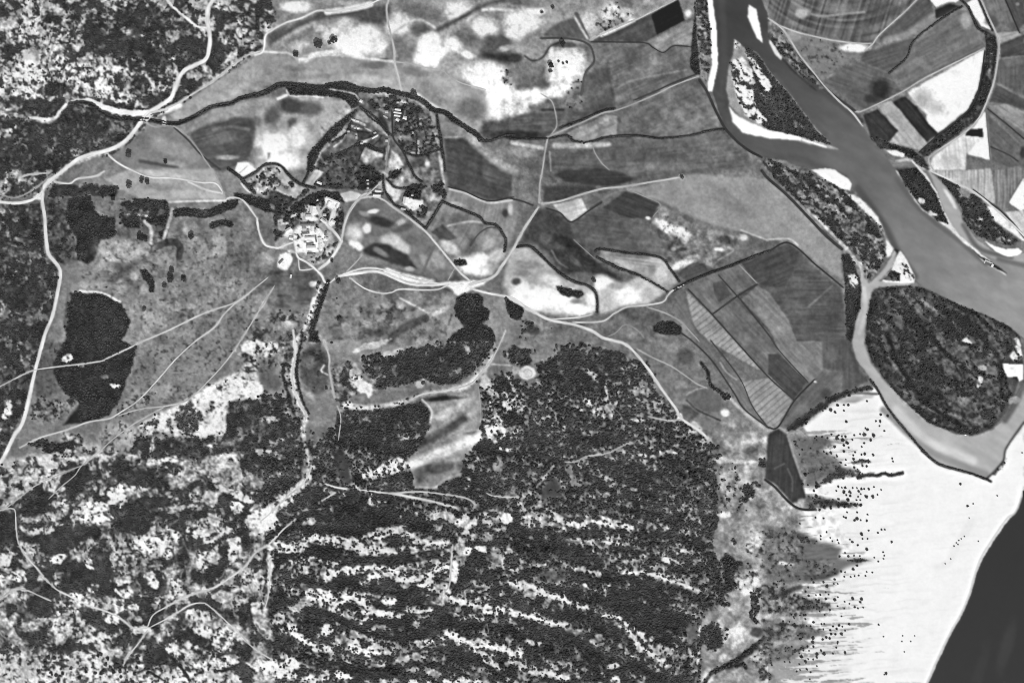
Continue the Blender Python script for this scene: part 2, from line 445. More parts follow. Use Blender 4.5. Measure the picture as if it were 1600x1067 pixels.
B 100 120 25 0 60,15 .8
B 115 60 40 0 130,30 .5
B 150 90 50 0 300,60 .7
T 2.6 187,85 ;tiny dark bush on the white slope north of the ring ditch
T 2.6 255,52 ;tiny dark bush by the bright slope's top edge
F 104 3 field;dark grey field on the slope above the ring ditch;field 190,235 240,175 330,135 395,105 480,255 430,258 300,240
B 210 70 70 0 480,140 .9
B 215 90 60 -20 620,80 .9
B 200 60 50 0 720,95 .7
V .2 0 h 4 500,130 560,60 640,20 780,90 660,180 540,240
B 100 70 40 0 700,20 .7
B 190 40 25 0 850,20 .8
S 110 5 2 400,90 480,260
S 180 2 2 390,110 470,250
F 88 1.5 field;long dark field against the pale diagonal track;field 492,268 820,105 1030,0 1078,130 910,222 840,265 650,264
F 46 1.2 field;nearly black rectangular field at the end of the long dark field;field 870,95 1022,0 1042,0 1078,130 905,222 885,150
R 3.2 195 pale diagonal farm track beside the black field; 485,258 600,200 700,155 820,105 1030,-2
S 215 4 3 560,225 640,190 760,130
P 135 1.5 1040,0 1150,0 1140,110 1080,128
B 230 28 28 0 1098,85 .9
F 138 2 field;pale grey field between the black field and the river belt;field 845,265 1132,122 1118,288 1010,288 940,328
D 2 64 dark ditch zigzagging from the ring ditch to the river belt; 490,270 650,268 830,272 880,300 945,332 1010,290 1118,297
F 112 2 field;broad mid-grey field north of the hedged diagonal lane;field 505,290 640,285 830,276 945,336 1010,296 1118,302 1112,420 1150,478 840,620 650,688 610,400
B 126 220 50 -18 880,420 .6
B 105 150 50 0 760,340 .5
S 132 2 2 640,560 780,500 1090,440
S 105 2 2 600,400 625,560 650,680
B 145 30 40 0 1085,340 .6
F 90 4 field;dark soft-edged field below the ring ditch;field 455,480 600,400 632,580 640,680 560,690 430,680 430,600
B 110 60 90 0 450,600 .5
# ring hill
B 243 130 130 0 340,410 1
B 245 90 100 0 290,460 1
B 240 120 50 -15 290,570 1
B 243 200 60 -8 60,620 1
B 240 90 50 0 30,690 .9
B 170 40 80 10 410,480 .7
B 235 20 60 0 242,350 .9
B 130 70 60 0 390,600 .7
V .15 0 h 4 340,540 430,500 430,680 330,670
B 98 110 22 0 330,290 .9
B 118 140 90 0 80,450 .9
B 66 60 40 0 20,370 .9
S 85 2 2 80,360 130,390 190,370 240,300 300,275
D 3.6 80 dark ring ditch curving round the white eastern knoll; 180,248 300,248 420,262 485,295 508,350 508,400 455,470 432,600
T 4.5 315,290 ;dark round tree on the crown of the white eastern knoll
T 4.6 243,422 ;tall dark tree on the white knoll's western flank
T 3 240,458 ;small dark tree just below the taller one on the knoll's flank
T 2 290,398 ;tiny bush leading the row of bushes on the white knoll
T 2 318,410 ;tiny bush in the middle of the knoll's row of bushes
T 2 342,404 ;tiny bush ending the knoll's row of bushes
F 98 4 field;dark-grey field at the foot of the white eastern knoll;field 0,750 120,710 250,682 400,690 560,692 450,750 330,805 220,855 0,865
S 75 3 2 190,690 320,690
B 58 200 35 2 20,845 .9
H 3 low dark hedge beside the diagonal lane's western half; 300,800 450,745 560,695 640,680
R 3.2 168 pale hedged lane slanting up to the river belt; 220,860 330,812 450,762 560,712 650,692 760,652 900,592 1000,542 1165,480
D 2 66 dark ditch along the slanting lane's north side; 760,630 900,572 1000,525 1150,468
F 152 1.5 field;pale lens-shaped field between the slanting lane and the stream;field 335,838 600,716 662,732 655,845 560,868 450,888 390,872
F 114 2 field;large mottled grey field between the slanting lane and the stream;field 662,722 1150,492 1190,540 1330,800 1260,800 1100,848 900,858 660,848
B 135 120 50 -20 740,690 .6
B 100 120 50 0 850,760 .5
B 132 90 60 0 1150,770 .5
H 3.4 thin dark hedge of the stream crossing the plain to the river; -10,870 220,866 340,848 390,885 480,890 600,857 780,850 930,865 1100,850 1250,815 1330,808
S 175 7 4 270,912 430,910 600,908
S 170 4 3 0,895 190,928
B 150 110 40 0 80,950 .7
F 96 3 field;dark field south of the stream in the crook of two roads;field 240,985 430,945 500,945 545,1010 610,1067 610,1090 330,1067 265,1097 240,1080
F 106 3 field;wide smooth grey field reaching to the river's dark bank;field 512,925 900,880 1322,832 1480,1000 1520,1067 1330,1067 1100,1087 1050,1110 780,1128 700,1088 610,1067 550,1000
B 90 220 60 0 720,960 .7
B 130 260 30 2 1000,1040 .6
B 120 160 40 10 1200,900 .4
R 2 158 faint pale field track south of the stream; 505,915 520,960 560,1020 610,1067
R 3.4 182 pale farm road running south from the stream crossing; 222,862 205,960 190,1068 175,1148 170,1268
S 150 2 1.5 235,950 243,1067
R 2.2 175 thin path climbing the white eastern knoll from the crossing; 245,845 280,785 265,680 240,630 180,590
D 4.6 58 dark scrub-lined west bank of the river bend; 1170,500 1220,580 1270,690 1330,800 1400,880 1480,942 1560,985
@--
N .18 22 8 250,190 400,100 700,130 780,210 640,140 480,130 420,200 500,180 540,160 480,270 400,260 300,230
N .15 30 8 690,190 930,60 1090,30 1130,130 1150,215 1330,400 1230,390 1000,300 850,330 700,290
N .12 9 6 880,150 1090,60 1130,200 1000,215 880,215
N .2 26 6 1200,30 1600,0 1600,200 1540,140 1440,230 1340,170
N .2 8 4 1225,50 1370,70 1300,120
N .07 7 8 430,20 600,10 1080,0 1000,60 930,130 900,220 770,200 700,130 560,90 430,85
N .14 10 4 690,190 930,60 1090,30 1130,130 1150,215 1330,400 1230,390 1000,300 850,330 700,290
N .14 12 4 1200,30 1600,0 1600,200 1540,140 1440,230 1340,170
@30
F 106 2 field;fan-ploughed dark field cut by the top edge, above the east bank road;field 0,80 50,150 130,195 330,240 640,275 690,220 850,80 930,0 0,0;fan
B 190 50 40 0 215,85 .8
B 135 100 50 0 450,60 .6
S 140 2.5 2 250,90 350,105 480,90 600,80
B 85 120 50 0 730,60 .6
F 128 3 field;rough mottled grey wedge between two roads on the east bank;field 100,195 640,282 580,330 430,440 330,500 200,340
V .1 0 h 3 150,230 500,290 430,430 330,480
B 240 110 32 0 540,300 1
B 190 60 35 20 420,500 .8
B 165 60 40 0 160,230 .6
F 94 2 field;dark strip field under the diagonal east road;field 690,270 880,232 1040,130 1030,60 1005,0 935,0 850,90 705,220
S 135 9 6 740,262 880,210 1030,110
F 240 1 field;small bright white field cut by the top edge;field 1005,0 1195,0 1170,20 1130,15 1050,45
F 62 1.5 field;small black plot below the white top field;field 1040,62 1130,28 1200,42 1050,125
F 98 2 field;dark narrow field beside the winding hedge;field 600,335 880,242 920,252 860,370 750,458 570,382
F 104 2 field;dark grey field with a black round stain near the river road;field 570,392 760,462 832,572 690,650 600,702 470,590 340,512 450,442
B 58 80 80 -30 700,560 .95
B 66 50 40 0 640,620 .8
F 114 2 field;broad grey field west of the oxbow's curve;field 780,462 900,280 1050,152 1200,62 1262,82 1352,300 1000,480 852,560
B 165 45 60 0 1235,135 .7
B 135 80 30 30 960,400 .5
B 100 100 40 -30 1060,260 .5
H 2.4 thin winding hedge up the middle of the east bank fields; 755,460 860,365 905,265 1000,180 1130,90 1210,45
F 236 2 field;brilliant white field inside the oxbow's bend;field 872,580 1350,310 1360,330 1312,560 1250,682 1062,832 992,780 990,722
P 182 8 872,585 960,540 1050,620 1100,680 1060,720 990,720 930,660
B 170 60 40 30 960,640 .6
F 64 1.5 field;black narrow field beside the brilliant white one;field 778,640 850,602 930,672 990,760 1062,838 992,892
F 165 1.5 field;pale narrow field between two black ones;field 680,662 770,632 992,900 940,940 760,890 800,812
B 145 60 40 40 800,720 .6
F 66 1.5 field;black field touching the river road corner;field 590,722 680,682 812,820 752,890 640,860
P 70 1.5 1350,190 1420,230 1435,300 1410,490 1370,620 1310,750 1200,832 1050,940 970,990 940,960 1060,850 1240,700 1312,560 1350,400 1360,280
V .55 0 i 1 1350,190 1420,230 1432,300 1405,490 1365,620 1305,748 1200,828 1050,935 970,985 945,960 1060,850 1240,700 1312,560 1350,400 1360,280
S 62 4 2 1345,420 1310,590 1230,720 1050,855
S 110 3 2 1400,330 1380,470
P 238 1 1240,20 1300,-5 1340,90 1392,190 1330,165 1280,100
H 4 dark tree row along the white dry head of the oxbow; 1200,-5 1255,60 1300,165 1345,200
H 3 tree row on the white oxbow head's outer side; 1312,-5 1345,70 1400,195
D 2.5 56 dark inner rim of the oxbow beside the white field; 1352,320 1325,520 1260,680 1060,850 940,955
F 112 1.5 field;grey plot in the corner beyond the oxbow's head;field 1342,0 1470,0 1532,140 1400,182
B 88 60 40 0 1400,140 .8
B 130 40 40 0 1450,110 .6
B 135 50 30 0 1400,50 .6
F 88 1.5 field;dark corner field right of the thin ditch;field 1482,0 1599,0 1599,150 1562,192
B 160 15 12 0 1555,30 .7
D 2 52 thin dark ditch in the corner fields; 1480,0 1570,210
F 152 1.5 field;pale sliver of field by the oxbow road;field 1420,212 1560,197 1580,230 1440,270
F 84 1.5 field;dark field at the right edge under the pale sliver;field 1442,282 1599,222 1599,350 1450,362
F 100 2 field;mid-grey field at the right edge beside the oxbow road;field 1440,372 1599,352 1599,602 1412,512
B 125 80 30 -10 1530,390 .5
F 86 1.5 field;dark strip with short bars at the right edge;field 1420,532 1599,622 1599,690 1500,652 1380,642
F 142 1.5 field;pale patchwork strip at the right edge;field 1380,662 1500,655 1599,702 1599,830 1540,790 1385,680
F 110 1.5 field;grey strip below the pale patchwork;field 1372,690 1540,795 1599,840 1599,920 1480,800
F 104 1.5 field;dark grey field beside the white triangle;field 1375,720 1599,940 1599,1090 1540,1067 1395,1000
B 55 25 50 0 1590,960 .7
D 1.8 62 thin ditch between strips at the right edge; 1370,682 1480,770 1599,870
D 1.8 66 second thin ditch below it at the right edge; 1390,920 1500,970 1560,1010
F 198 2 field;bright triangular field below the oxbow with a black bar;field 1290,795 1355,702 1386,1000 1240,960 1230,1067 1000,1067 1020,990 1200,850
P 235 1.5 1290,795 1355,702 1385,1000 1340,990 1345,865
F 58 1 plot;black bar-shaped plot inside the bright triangular field;field 1240,812 1340,802 1346,860 1228,850
P 235 1.5 1345,870 1385,1000 1250,965 1300,900
B 178 80 50 0 1130,1010 .7
D 1.5 110 faint line down the bright triangular field; 1360,690 1386,1000
R 3.6 188 pale road following the oxbow's outer curve; 1325,-5 1380,120 1430,230 1440,300 1415,490 1380,600 1310,750 1200,850 1050,950 1000,1000 1035,1068
R 3 190 pale diagonal road across the east bank to the top; 935,-5 850,80 700,215 650,280 600,320
R 3.6 198 pale river road along the east bank; 0,118 60,160 110,210 190,340 270,440 360,550 450,640 530,710 590,790
R 3 195 pale road leaving the river road eastward; 60,160 200,210 400,255 560,275 645,275
R 3 188 straight pale farm road edging the brilliant white field; 545,700 600,692 830,580 1000,480 1350,305
D 2.6 62 dark roadside ditch inland of the river road; 200,380 350,540 440,620 545,695
S 120 3 2 190,350 300,480 420,590
P 120 1 0,120 60,185 200,365 345,555 300,560 180,462 90,365 20,250 0,215
V .6 0 i 1 0,120 60,185 200,365 345,555 300,560 180,462 90,365 40,290 0,225
P 225 1 10,250 35,285 90,365 80,380 40,340 8,275
S 60 2.5 1.5 90,370 180,465 300,565
P 62 1.5 630,850 760,900 900,940 965,985 1010,1067 930,1030 890,995 800,935 700,930
V .85 0 i 1 630,850 760,900 900,940 965,985 1010,1067 930,1030 890,995 800,935 700,930
P 230 1.2 740,945 800,945 860,965 840,985 780,975
P 170 1.5 780,1010 860,990 930,1000 990,1067 960,1067 900,1010
S 215 2 1 905,1010 940,1050 960,1067
@31
F 168 1.5 field;pale striped field between white triangle and side channel;field 1030,0 1230,0 1390,-15 1420,205 1380,205 1180,90;v
F 128 1.5 field;grey ridged field near the right edge above the white plot;field 1400,0 1560,-25 1599,0 1599,40 1500,195 1470,250 1420,212;v
F 240 1 field;bright white plot at the right edge;field 1500,197 1599,42 1599,240 1578,256
F 188 1.5 field;pale plot below the bright white one;field 1482,262 1599,248 1599,420
S 120 2 1 1475,255 1500,195 1580,60
R 3.4 215 pale track along the side channel's outer bank; 1010,0 1180,80 1280,130 1370,200 1440,260 1520,330 1605,415
D 3 70 dark scrub line along the outer bank track; 1280,120 1370,190 1450,250 1530,330 1605,425
# mainland
F 146 3 pasture;pale pasture along the island channel's west side;field 0,48 130,160 250,290 340,390 460,490 462,690 300,565 130,438 0,428 -250,368 -450,298 -650,200 -880,115 -740,85 -500,20
B 128 200 60 35 -260,180 .8
B 160 120 40 40 200,400 .5
D 5 62 dark scrub belt on the mainland side of the island channel; -40,0 0,50 120,155 250,290 340,385 400,440 460,490
S 130 4 2 130,140 250,265 340,360
S 178 2 1.5 0,430 100,425 145,432 185,465
F 94 2 field;large dark field with a pointed top inside thin ditches;field 0,505 130,455 250,562 350,652 460,735 480,900 488,1067 -10,1067 -60,1000 -190,760 -70,700 -60,730
B 125 60 110 -30 60,930 .7
S 112 2 2 250,850 400,720
S 108 2 2 20,620 160,560
B 84 140 60 0 280,960 .5
D 2.4 58 thin dark ditch bounding the large dark field's point; 0,505 130,452 300,590 380,655 470,730
P 78 1.5 460,520 510,520 550,620 582,720 576,850 542,950 522,1067 488,1067 480,720
V .85 0 i 1 460,520 510,520 550,620 582,720 576,850 542,950 522,1067 488,1067 480,720
W 200 30 60 15 520,690 .8
@01
F 160 3 pasture;pale pasture between the white tracks and the tree belt;field 820,-10 1340,-10 1415,180 1060,192 870,172 720,100 650,55
B 185 180 25 8 1050,30 .7
B 130 150 30 5 1000,100 .6
B 180 200 30 5 1200,150 .6
S 195 2.5 1.5 1060,197 1200,192 1405,187
T 5 815,95 ;dark round tree at the pale pasture's west end
T 4.2 893,66 ;left of two touching trees under the white branch track
T 4.2 928,74 ;right of two touching trees under the white branch track
T 3.4 715,176 ;dark tree beside a short white path near the dark copse
R 3.4 220 white track joining two paths at the pasture's corner; 1180,70 1290,120 1390,142
R 3.6 222 white track leaving the pasture corner for the village; 1412,185 1440,170 1500,175 1545,212 1610,300
R 4 215 short white broken path beside the main road fork; 350,72 440,82 490,52 600,35 655,5
R 3 205 pale path north-west of the road fork; 130,45 190,25 310,15
R 2 160 faint curved path cutting the road fork's corner; 0,150 100,170 200,130 280,70 330,25
S 190 2 1.5 0,108 40,75
R 5 236 white side road leaving westward at the fork; -10,195 90,205 180,195 230,172 275,140
P 240 1.5 215,165 270,125 285,150 275,185 230,180
R 6.2 236 broad white road running south from the fork beside dark scrub; 275,130 270,180 285,300 300,450 320,530 375,600 388,650 375,740 340,900 300,1000 280,1068 230,1248 180,1468 140,1588 100,1648 50,1748 -10,1848
P 70 2 330,92 560,85 740,100 725,165 560,150 320,172
V .92 0 h 2 330,92 560,85 740,100 725,165 560,150 320,172
P 100 5 285,180 430,180 480,560 385,600 330,520 300,450
V .45 1 h 3 285,180 430,180 480,560 385,600 330,520 300,450
V .97 0 c 2 430,172 570,155 590,250 640,292 720,290 730,400 690,432 640,432 600,555 560,580 490,555 480,420 420,300
P 62 2 430,172 570,155 590,250 640,292 720,290 730,400 690,432 640,432 600,555 560,580 490,555 480,420 420,300
P 118 3 585,182 700,172 740,260 650,270 590,235
V .05 0 h 2 585,182 700,172 740,260 650,270 590,235
P 100 4 730,280 860,200 760,190 740,300 760,440 730,450
P 82 3 760,195 1040,195 1062,250 1050,420 1010,430 960,345 880,335 760,330
V .72 1 c 3 750,180 900,185 1040,188 1062,250 1050,420 1010,430 960,345 880,335 760,330
VS 1 14 c 860,205 960,208 1030,215
VS 1 13 c 1110,262 1200,258 1290,272 1370,245 1460,205
VS .9 9 c 1330,345 1390,325 1440,335
S 170 4 1.5 1082,240 1060,330 1030,420
VS 0 6 c 1082,240 1060,330 1030,420
S 195 4 2 910,320 950,370 950,480
VS 0 6 c 910,320 950,370 950,480
VS 1 11 c 965,490 1010,465 1060,450 1110,450 1135,490 1125,540
VS 1 4 c 1115,500 1112,600
S 150 2 2 770,270 870,280 960,290
P 68 2 770,300 870,310 880,360 780,350
V .95 0 c 2 770,300 870,305 880,360 780,350
T 4.2 1085,628 ;small dark tree at the foot of the curved copse
T 6.2 1080,680 ;large dark tree south of the curved copse
T 4 1040,722 ;dark tree below the copse's largest neighbour
T 4 1160,680 ;lone dark tree east of the copse's stragglers
T 4.6 1205,412 ;dark round tree in the bright patch east of the copse
T 5 890,420 ;dark bushy tree west of the curved copse
T 4 922,432 ;dark tree touching the bushy one west of the copse
T 3 912,865 ;small dark bush on the meadow above the long tracks
V .05 0 h 6 560,450 1599,350 1599,1067 800,1067 760,830 500,740
B 168 220 90 0 800,500 .8
B 190 70 12 5 740,562 .8
S 112 6 6 720,690 830,605 960,540
B 115 90 80 0 450,640 .7
B 165 60 90 0 1200,400 .6
B 160 120 60 20 1040,560 .6
B 100 70 60 0 860,700 .8
B 175 30 30 0 850,660 .8
B 180 40 60 0 770,730 .7
B 160 30 40 0 900,740 .7
P 54 1.5 885,620 920,615 955,660 978,720 965,755 940,755 940,710 900,665
V 1 0 c 1 885,620 920,615 955,660 978,720 965,755 940,755 940,710 900,665
P 158 3 1330,420 1405,408 1430,520 1340,552
B 185 50 40 0 1385,450 .7
B 105 60 30 0 1185,870 .6
B 185 40 20 0 1195,850 .5
B 170 150 30 0 600,720 .5
F 58 2 copse;dense dark copse with a straight west edge beside the white road;ground 450,762 650,772 760,832 820,940 790,1010 760,1067 850,1098 840,1198 800,1290 750,1420 690,1520 600,1560 400,1590 500,1450 400,1378 350,1290 340,1198 400,1068 420,1067 430,900
V .95 0 c 2 450,762 650,772 760,832 820,940 790,1010 760,1067 850,1098 840,1198 800,1290 750,1420 690,1520 600,1560 500,1560 500,1450 400,1378 350,1290 340,1198 400,1068 420,1067 430,900
S 200 2.5 1.5 510,752 650,766 760,822
S 95 5 3 440,780 420,960
R 2.6 205 upper of three long pale tracks fanning across the meadow; 1680,665 1599,730 1480,820 1280,890 1050,1000 890,1068 830,1098 680,1168 640,1188 500,1208 330,1228 210,1248 100,1298 0,1348
R 3 208 middle of three long pale tracks fanning across the meadow; 1480,820 1400,900 1340,980 1220,1068 1100,1178 960,1338 860,1438 740,1518 680,1548 560,1568 420,1618 250,1668 130,1728
R 2.6 192 lower of three long pale tracks fanning across the meadow; 1720,715 1599,910 1500,1068 1400,1208 1240,1378 1160,1438 1040,1468 880,1488 740,1528
R 2.4 195 thin pale track leaving the lower meadow track to the scrub; 1040,1468 860,1568 720,1668 620,1758 520,1838 480,1898 410,1958 310,2048
R 2.4 196 thin pale track on the scrub's edge reaching the left border; 520,1838 420,1878 240,1958 130,2038 30,2113 -10,2120
@a
V .3 0 g 1 1060,150 1160,40 1300,0 1600,0 1600,440 1360,450 1200,450 1060,400
P 90 1 1060,200 1160,40 1300,0 1600,0 1600,440 1360,450 1200,450 1060,400
V .2 0 g 1 1290,0 1500,0 1420,200 1290,200
F 240 .8 plot;two bright white plots split by a hedge line, near the garden;field 100,120 220,115 330,210 170,310 60,210
S 150 .8 .6 120,250 225,160
F 172 .8 plot;pale parallelogram plot north-west of the village;field 1070,205 1172,237 1030,402 940,390
F 158 1.5 garden;garden of pale plots dotted with small trees by the village stream;field 210,370 460,180 560,170 700,260 760,340 900,420 1000,430 830,570 590,470 440,540 290,480
V .48 0 g 1 215,370 460,185 560,172 640,230 560,300 700,320 640,400 560,470 430,530 300,480
V 1 0 g .6 720,360 790,350 810,420 760,430
V .9 0 g .6 650,400 740,420 720,450 640,430
V .9 0 g .8 820,590 860,500 980,440 1000,480 900,560
P 84 1.2 480,480 590,475 830,575 850,600 640,650 480,590
V .3 0 g 1 480,480 590,475 830,575 850,600 640,650 480,590
S 190 1.8 1 590,460 700,520 810,565
S 190 1.5 1 140,380 200,450 250,490
H 5.5 dark hedge between the white plots and the garden; -20,190 110,285 200,385 310,490
H 5 dark hedge arching over the garden's north side; 180,310 330,232 440,152 580,138 660,182 740,272 840,362 960,412 1060,432
P 62 1.5 40,495 250,520 420,560 560,600 700,660 860,610 1000,520 1180,465 1360,485 1440,615 1330,590 1180,550 1100,600 1000,640 860,730 700,760 560,750 420,720 250,630 60,560
V 1 0 k 1 40,495 250,520 420,560 560,600 700,660 860,610 1000,520 1180,465 1360,485 1440,615 1330,590 1180,550 1100,600 1000,640 860,730 700,760 560,750 420,720 250,630 60,560
P 135 1 500,620 560,650 630,655 560,712 500,690
V 0 0 g 0 500,620 560,650 630,655 560,712 500,690
F 190 1.5 plot;pale meadow plot at the village's north road;field 1370,512 1500,472 1600,490 1640,520 1600,575 1440,612
H 3.5 belt of trees framing the pale parallelogram plot; 1060,10 1010,150 960,290 920,370
S 150 2.5 1.5 1130,10 1060,170
P 150 1.5 480,0 520,0 500,60 470,90
@b
P 165 2 0,130 290,150 400,160 480,160 560,70 700,100 720,160 680,330 620,400 690,640 560,770 430,830 260,700 0,620
P 100 2 0,130 290,150 290,340 200,430 100,480 0,560
V .72 0 g 1 0,130 400,100 560,60 560,160 480,250 300,240 290,350 200,440 0,560
V .6 0 g 1 480,250 560,180 660,160 760,180 780,400 700,460 620,400 600,330
V .5 0 g 1 560,580 700,560 640,700 540,770 430,800 380,700
W 215 40 20 0 120,350 .8
W 180 50 40 0 60,330 .7
W 165 60 40 0 70,400 .7
W 220 40 14 -20 215,270 .9
F 243 1 village_yard;bright white trampled yard of the village;ground 290,370 320,400 320,500 350,560 370,650 360,700 280,712 235,682 218,540 215,450
P 243 1 345,275 400,250 398,170 445,165 492,250 482,320 420,335 350,310
P 236 1.5 310,385 470,385 560,470 575,560 530,660 400,690 360,600 320,500
V .12 0 g 0 215,350 345,260 395,165 492,165 560,300 620,390 600,560 530,690 380,730 230,720
P 225 1 100,490 160,400 210,425 205,480 150,500
P 225 1.2 555,70 620,90 722,130 695,185 640,195 590,165 560,115
P 225 1.5 600,330 640,270 650,180 690,180 660,320 690,350 610,410
V 0 0 g 0 80,400 225,400 225,500 80,500
V .05 0 g 0 550,65 725,125 695,185 660,330 690,350 610,415 590,380 640,260 560,115
F 240 1.2 threshing_floor;round white threshing floor south-west of the village;ground 60,700 120,680 180,690 198,740 180,810 140,870 80,875 30,840 28,780 45,730
B 235 40 25 0 180,665 .9
P 100 4 -80,870 280,880 420,870 500,940 560,1010 400,980 300,1000 -80,960
B 120 60 20 0 300,695 .6
P 170 1.5 600,450 640,470 620,640 560,760 600,640
R 4 240 white track entering the village yard from the west; -199,299 -180,420 -140,540 -90,600 0,622 50,625 130,590 215,565
R 4.4 236 white road from the village yard down to the stream ford; 240,680 270,740 350,780 440,850 520,930 555,1000 595,1020
R 2.6 205 thin loop path below the village yard; 265,740 275,850 300,872 440,856
R 2.2 190 curved white path round the village's south-east side; 370,760 470,735 540,660 590,580 612,480
R 4.6 232 white lane between the village sheds and the crossroads; 540,310 600,390 640,420 690,480 745,550
R 4.2 212 pale road bending north from the village crossroads; 1065,15 960,50 850,200 790,310 762,450 745,550
R 5 226 white road from the crossroads south to the ford; 745,550 700,640 600,780 490,862
R 3 205 thin white path to the long sheds; 590,135 545,190 490,250
R 6 228 broad white farm lane below the long sheds; 665,185 640,270 610,390
@h
P 70 2 0,75 150,85 330,200 352,300 235,440 100,462 0,440
V .62 0 g 1 0,75 150,85 330,200 352,300 235,440 100,462 0,440
B 185 100 70 0 545,80 .9
B 180 50 80 0 1050,60 .9
B 160 110 50 10 950,150 .8
F 185 1.5 plot;pale curved plot inside the enclosure's south gate;field 395,305 470,340 530,420 645,452 645,540 590,622 545,665 520,570 425,475
P 158 3 640,260 720,190 830,230 850,310 760,380 640,400 540,370 580,310
P 58 1.5 750,400 830,350 960,380 1060,400 960,450 940,590 860,590 700,560 700,500
V 1 0 g 1 750,400 830,350 960,380 1060,400 960,450 940,590 860,590 700,560 700,500
V .9 0 g 1 1100,420 1260,300 1300,420 1350,560 1300,590 1140,500
P 238 1.2 690,570 940,620 985,610 965,690 880,760 825,775 690,670
V .05 0 g 0 690,570 940,620 985,610 965,690 880,760 825,775 640,690
V .9 0 g 1 730,760 820,770 830,860 760,840
V .75 0 g 1 870,720 1000,680 1060,760 1000,880 900,880
B 150 60 50 0 960,800 .8
P 150 2 990,520 1120,540 1250,600 1100,625 1020,590
P 105 2 1020,650 1260,640 1180,820 1060,760
P 140 2 940,940 1030,840 1150,830 1040,1000
P 66 1 460,200 660,130 650,200 560,290 450,280
V .8 0 g 1 460,200 660,130 650,200 560,290 450,280
H 3.4 hedge down the lane by the enclosure's south gate; 375,225 380,400 430,520 545,680
H 3 curved hedge north of the pale curved plot; 430,290 530,400 640,432 750,420
H 4.4 thick hedge along the curved road's enclosure side; 560,690 680,740 780,830 900,930 1015,1040
H 3.4 dark hedge down the enclosure's middle lane end; 730,0 790,120 850,240 960,330
S 165 3 1.5 1262,0 1270,180 1300,400
@--
N .4 7 4 500,200 560,150 640,145 690,200 695,300 660,355 600,310 500,260
N .3 9 4 385,270 430,255 490,290 460,312 400,300
@11
F 122 5 knoll;oval hillock of mottled grey and white soil inside the curved road;field 560,440 572,330 622,235 680,182 800,198 950,312 1050,392 1210,580 1260,690 1020,650 800,590 680,530 640,480
B 92 70 60 0 640,250 .6
B 240 42 16 -10 735,256 1
B 240 30 38 10 695,360 1
B 195 60 80 0 620,390 .9
B 225 60 25 30 630,470 .9
B 195 80 45 10 850,435 .9
B 195 50 50 30 920,490 .9
B 175 60 25 -30 900,330 .8
B 70 110 35 15 790,320 .9
P 68 3 665,495 740,450 830,462 940,522 1010,610 960,612 800,562 690,525
B 145 60 25 30 780,510 .7
B 85 70 30 -10 920,360 .7
B 100 80 50 20 1000,430 .6
B 185 40 20 0 960,615 .7
B 160 70 30 60 1060,560 .6
B 175 70 50 40 1140,560 .6
B 120 30 40 0 1200,600 .6
S 112 3 2 1110,480 1040,640
B 180 40 20 20 680,270 .6
# east triangles
F 128 3 field;pale grey triangular fields between the enclosure's tip and the stream;field 1165,195 1300,245 1400,300 1440,335 1500,345 1390,400 1340,470 1300,520 1250,560 1190,510 1130,450 1070,370
F 86 2 field;dark four-sided field at the enclosure's southern tip;field 1095,385 1165,330 1260,422 1200,442 1150,430
S 170 2.5 1.5 1200,345 1330,318 1420,325
B 195 80 40 30 1210,480 .9
B 112 60 30 0 1240,290 .6
F 128 3 field;grey lobe of land with a thin ring ditch west of the farm road;field 1340,470 1390,400 1460,355 1520,380 1560,440 1550,510 1480,660 1340,690 1270,620 1230,570
B 180 70 50 0 1450,450 .7
B 120 40 50 0 1400,430 .5
B 243 130 60 15 1370,600 1
B 238 80 50 0 1400,560 .9
B 205 70 50 -30 1510,530 .8
D 1.8 85 thin dark ring ditch on the grey lobe; 1340,470 1390,398 1450,358 1500,355
F 130 3 field;pale grey field between the dark smooth field and the stream hedge;field 1200,108 1300,130 1450,195 1610,180 1640,260 1590,480 1560,430 1535,380 1500,335 1430,318 1395,290 1325,250 1250,228 1185,190
B 110 50 40 0 1560,270 .9
B 66 22 35 0 1560,265 .8
B 190 20 40 0 1592,240 .7
B 170 60 15 15 1260,210 .7
P 60 1.5 1240,565 1260,555 1310,555 1320,585 1280,595 1240,590
V 1 0 g 1 1240,565 1260,555 1310,555 1320,585 1280,595 1240,590
P 92 3 1200,685 1245,640 1290,680
H 5.4 thick hedge on the enclosure's south-eastern edge; 1060,362 1110,282 1165,190
H 4.2 dark stream hedge winding south-east from the enclosure; 1165,192 1250,228 1330,258 1400,290 1430,325 1500,340 1540,390 1562,440 1552,505
D 2 60 dark boundary ditch under the dark smooth field; 1200,102 1300,128 1450,188 1610,165
S 175 2 1.5 1210,115 1320,145 1450,200 1600,185
R 4 205 curved pale road skirting the oval hillock; 540,430 560,330 600,230 660,172 740,165 800,185 860,230 960,300 1060,380 1130,460 1220,570 1280,640 1345,695
R 2.8 190 thin pale lane into the enclosure's south gate; 660,168 720,130 788,65
P 230 1.5 655,175 740,160 800,185 740,150 720,140
V .3 0 g 0 700,120 800,120 800,190 700,170
R 3.4 222 northern strand of the braided white road; 462,702 520,660 650,615 740,610 820,625 900,650 1050,690 1200,712 1300,712
R 4.8 232 middle strand of the braided white road; 520,660 640,640 740,630 820,650 950,705 1100,715 1210,700
R 3 215 southern looping strand of the braided white road; 590,670 680,735 780,765 850,760 900,740 1050,745 1140,740 1210,710
S 222 9 4 820,630 950,670 1100,700
P 243 2.5 1150,700 1290,688 1380,690 1470,675 1495,655 1410,715 1350,740 1260,782 1215,735
R 4.4 226 white road leaving the braided junction eastward; 1340,735 1450,765 1599,795 1680,850
R 4.8 214 pale road climbing north-east from the junction to the stream crossing; 1330,712 1480,665 1540,590 1599,505 1640,430 1690,340 1765,230
R 2.4 172 faint path down the hillock's south foot; 665,525 640,560 560,640
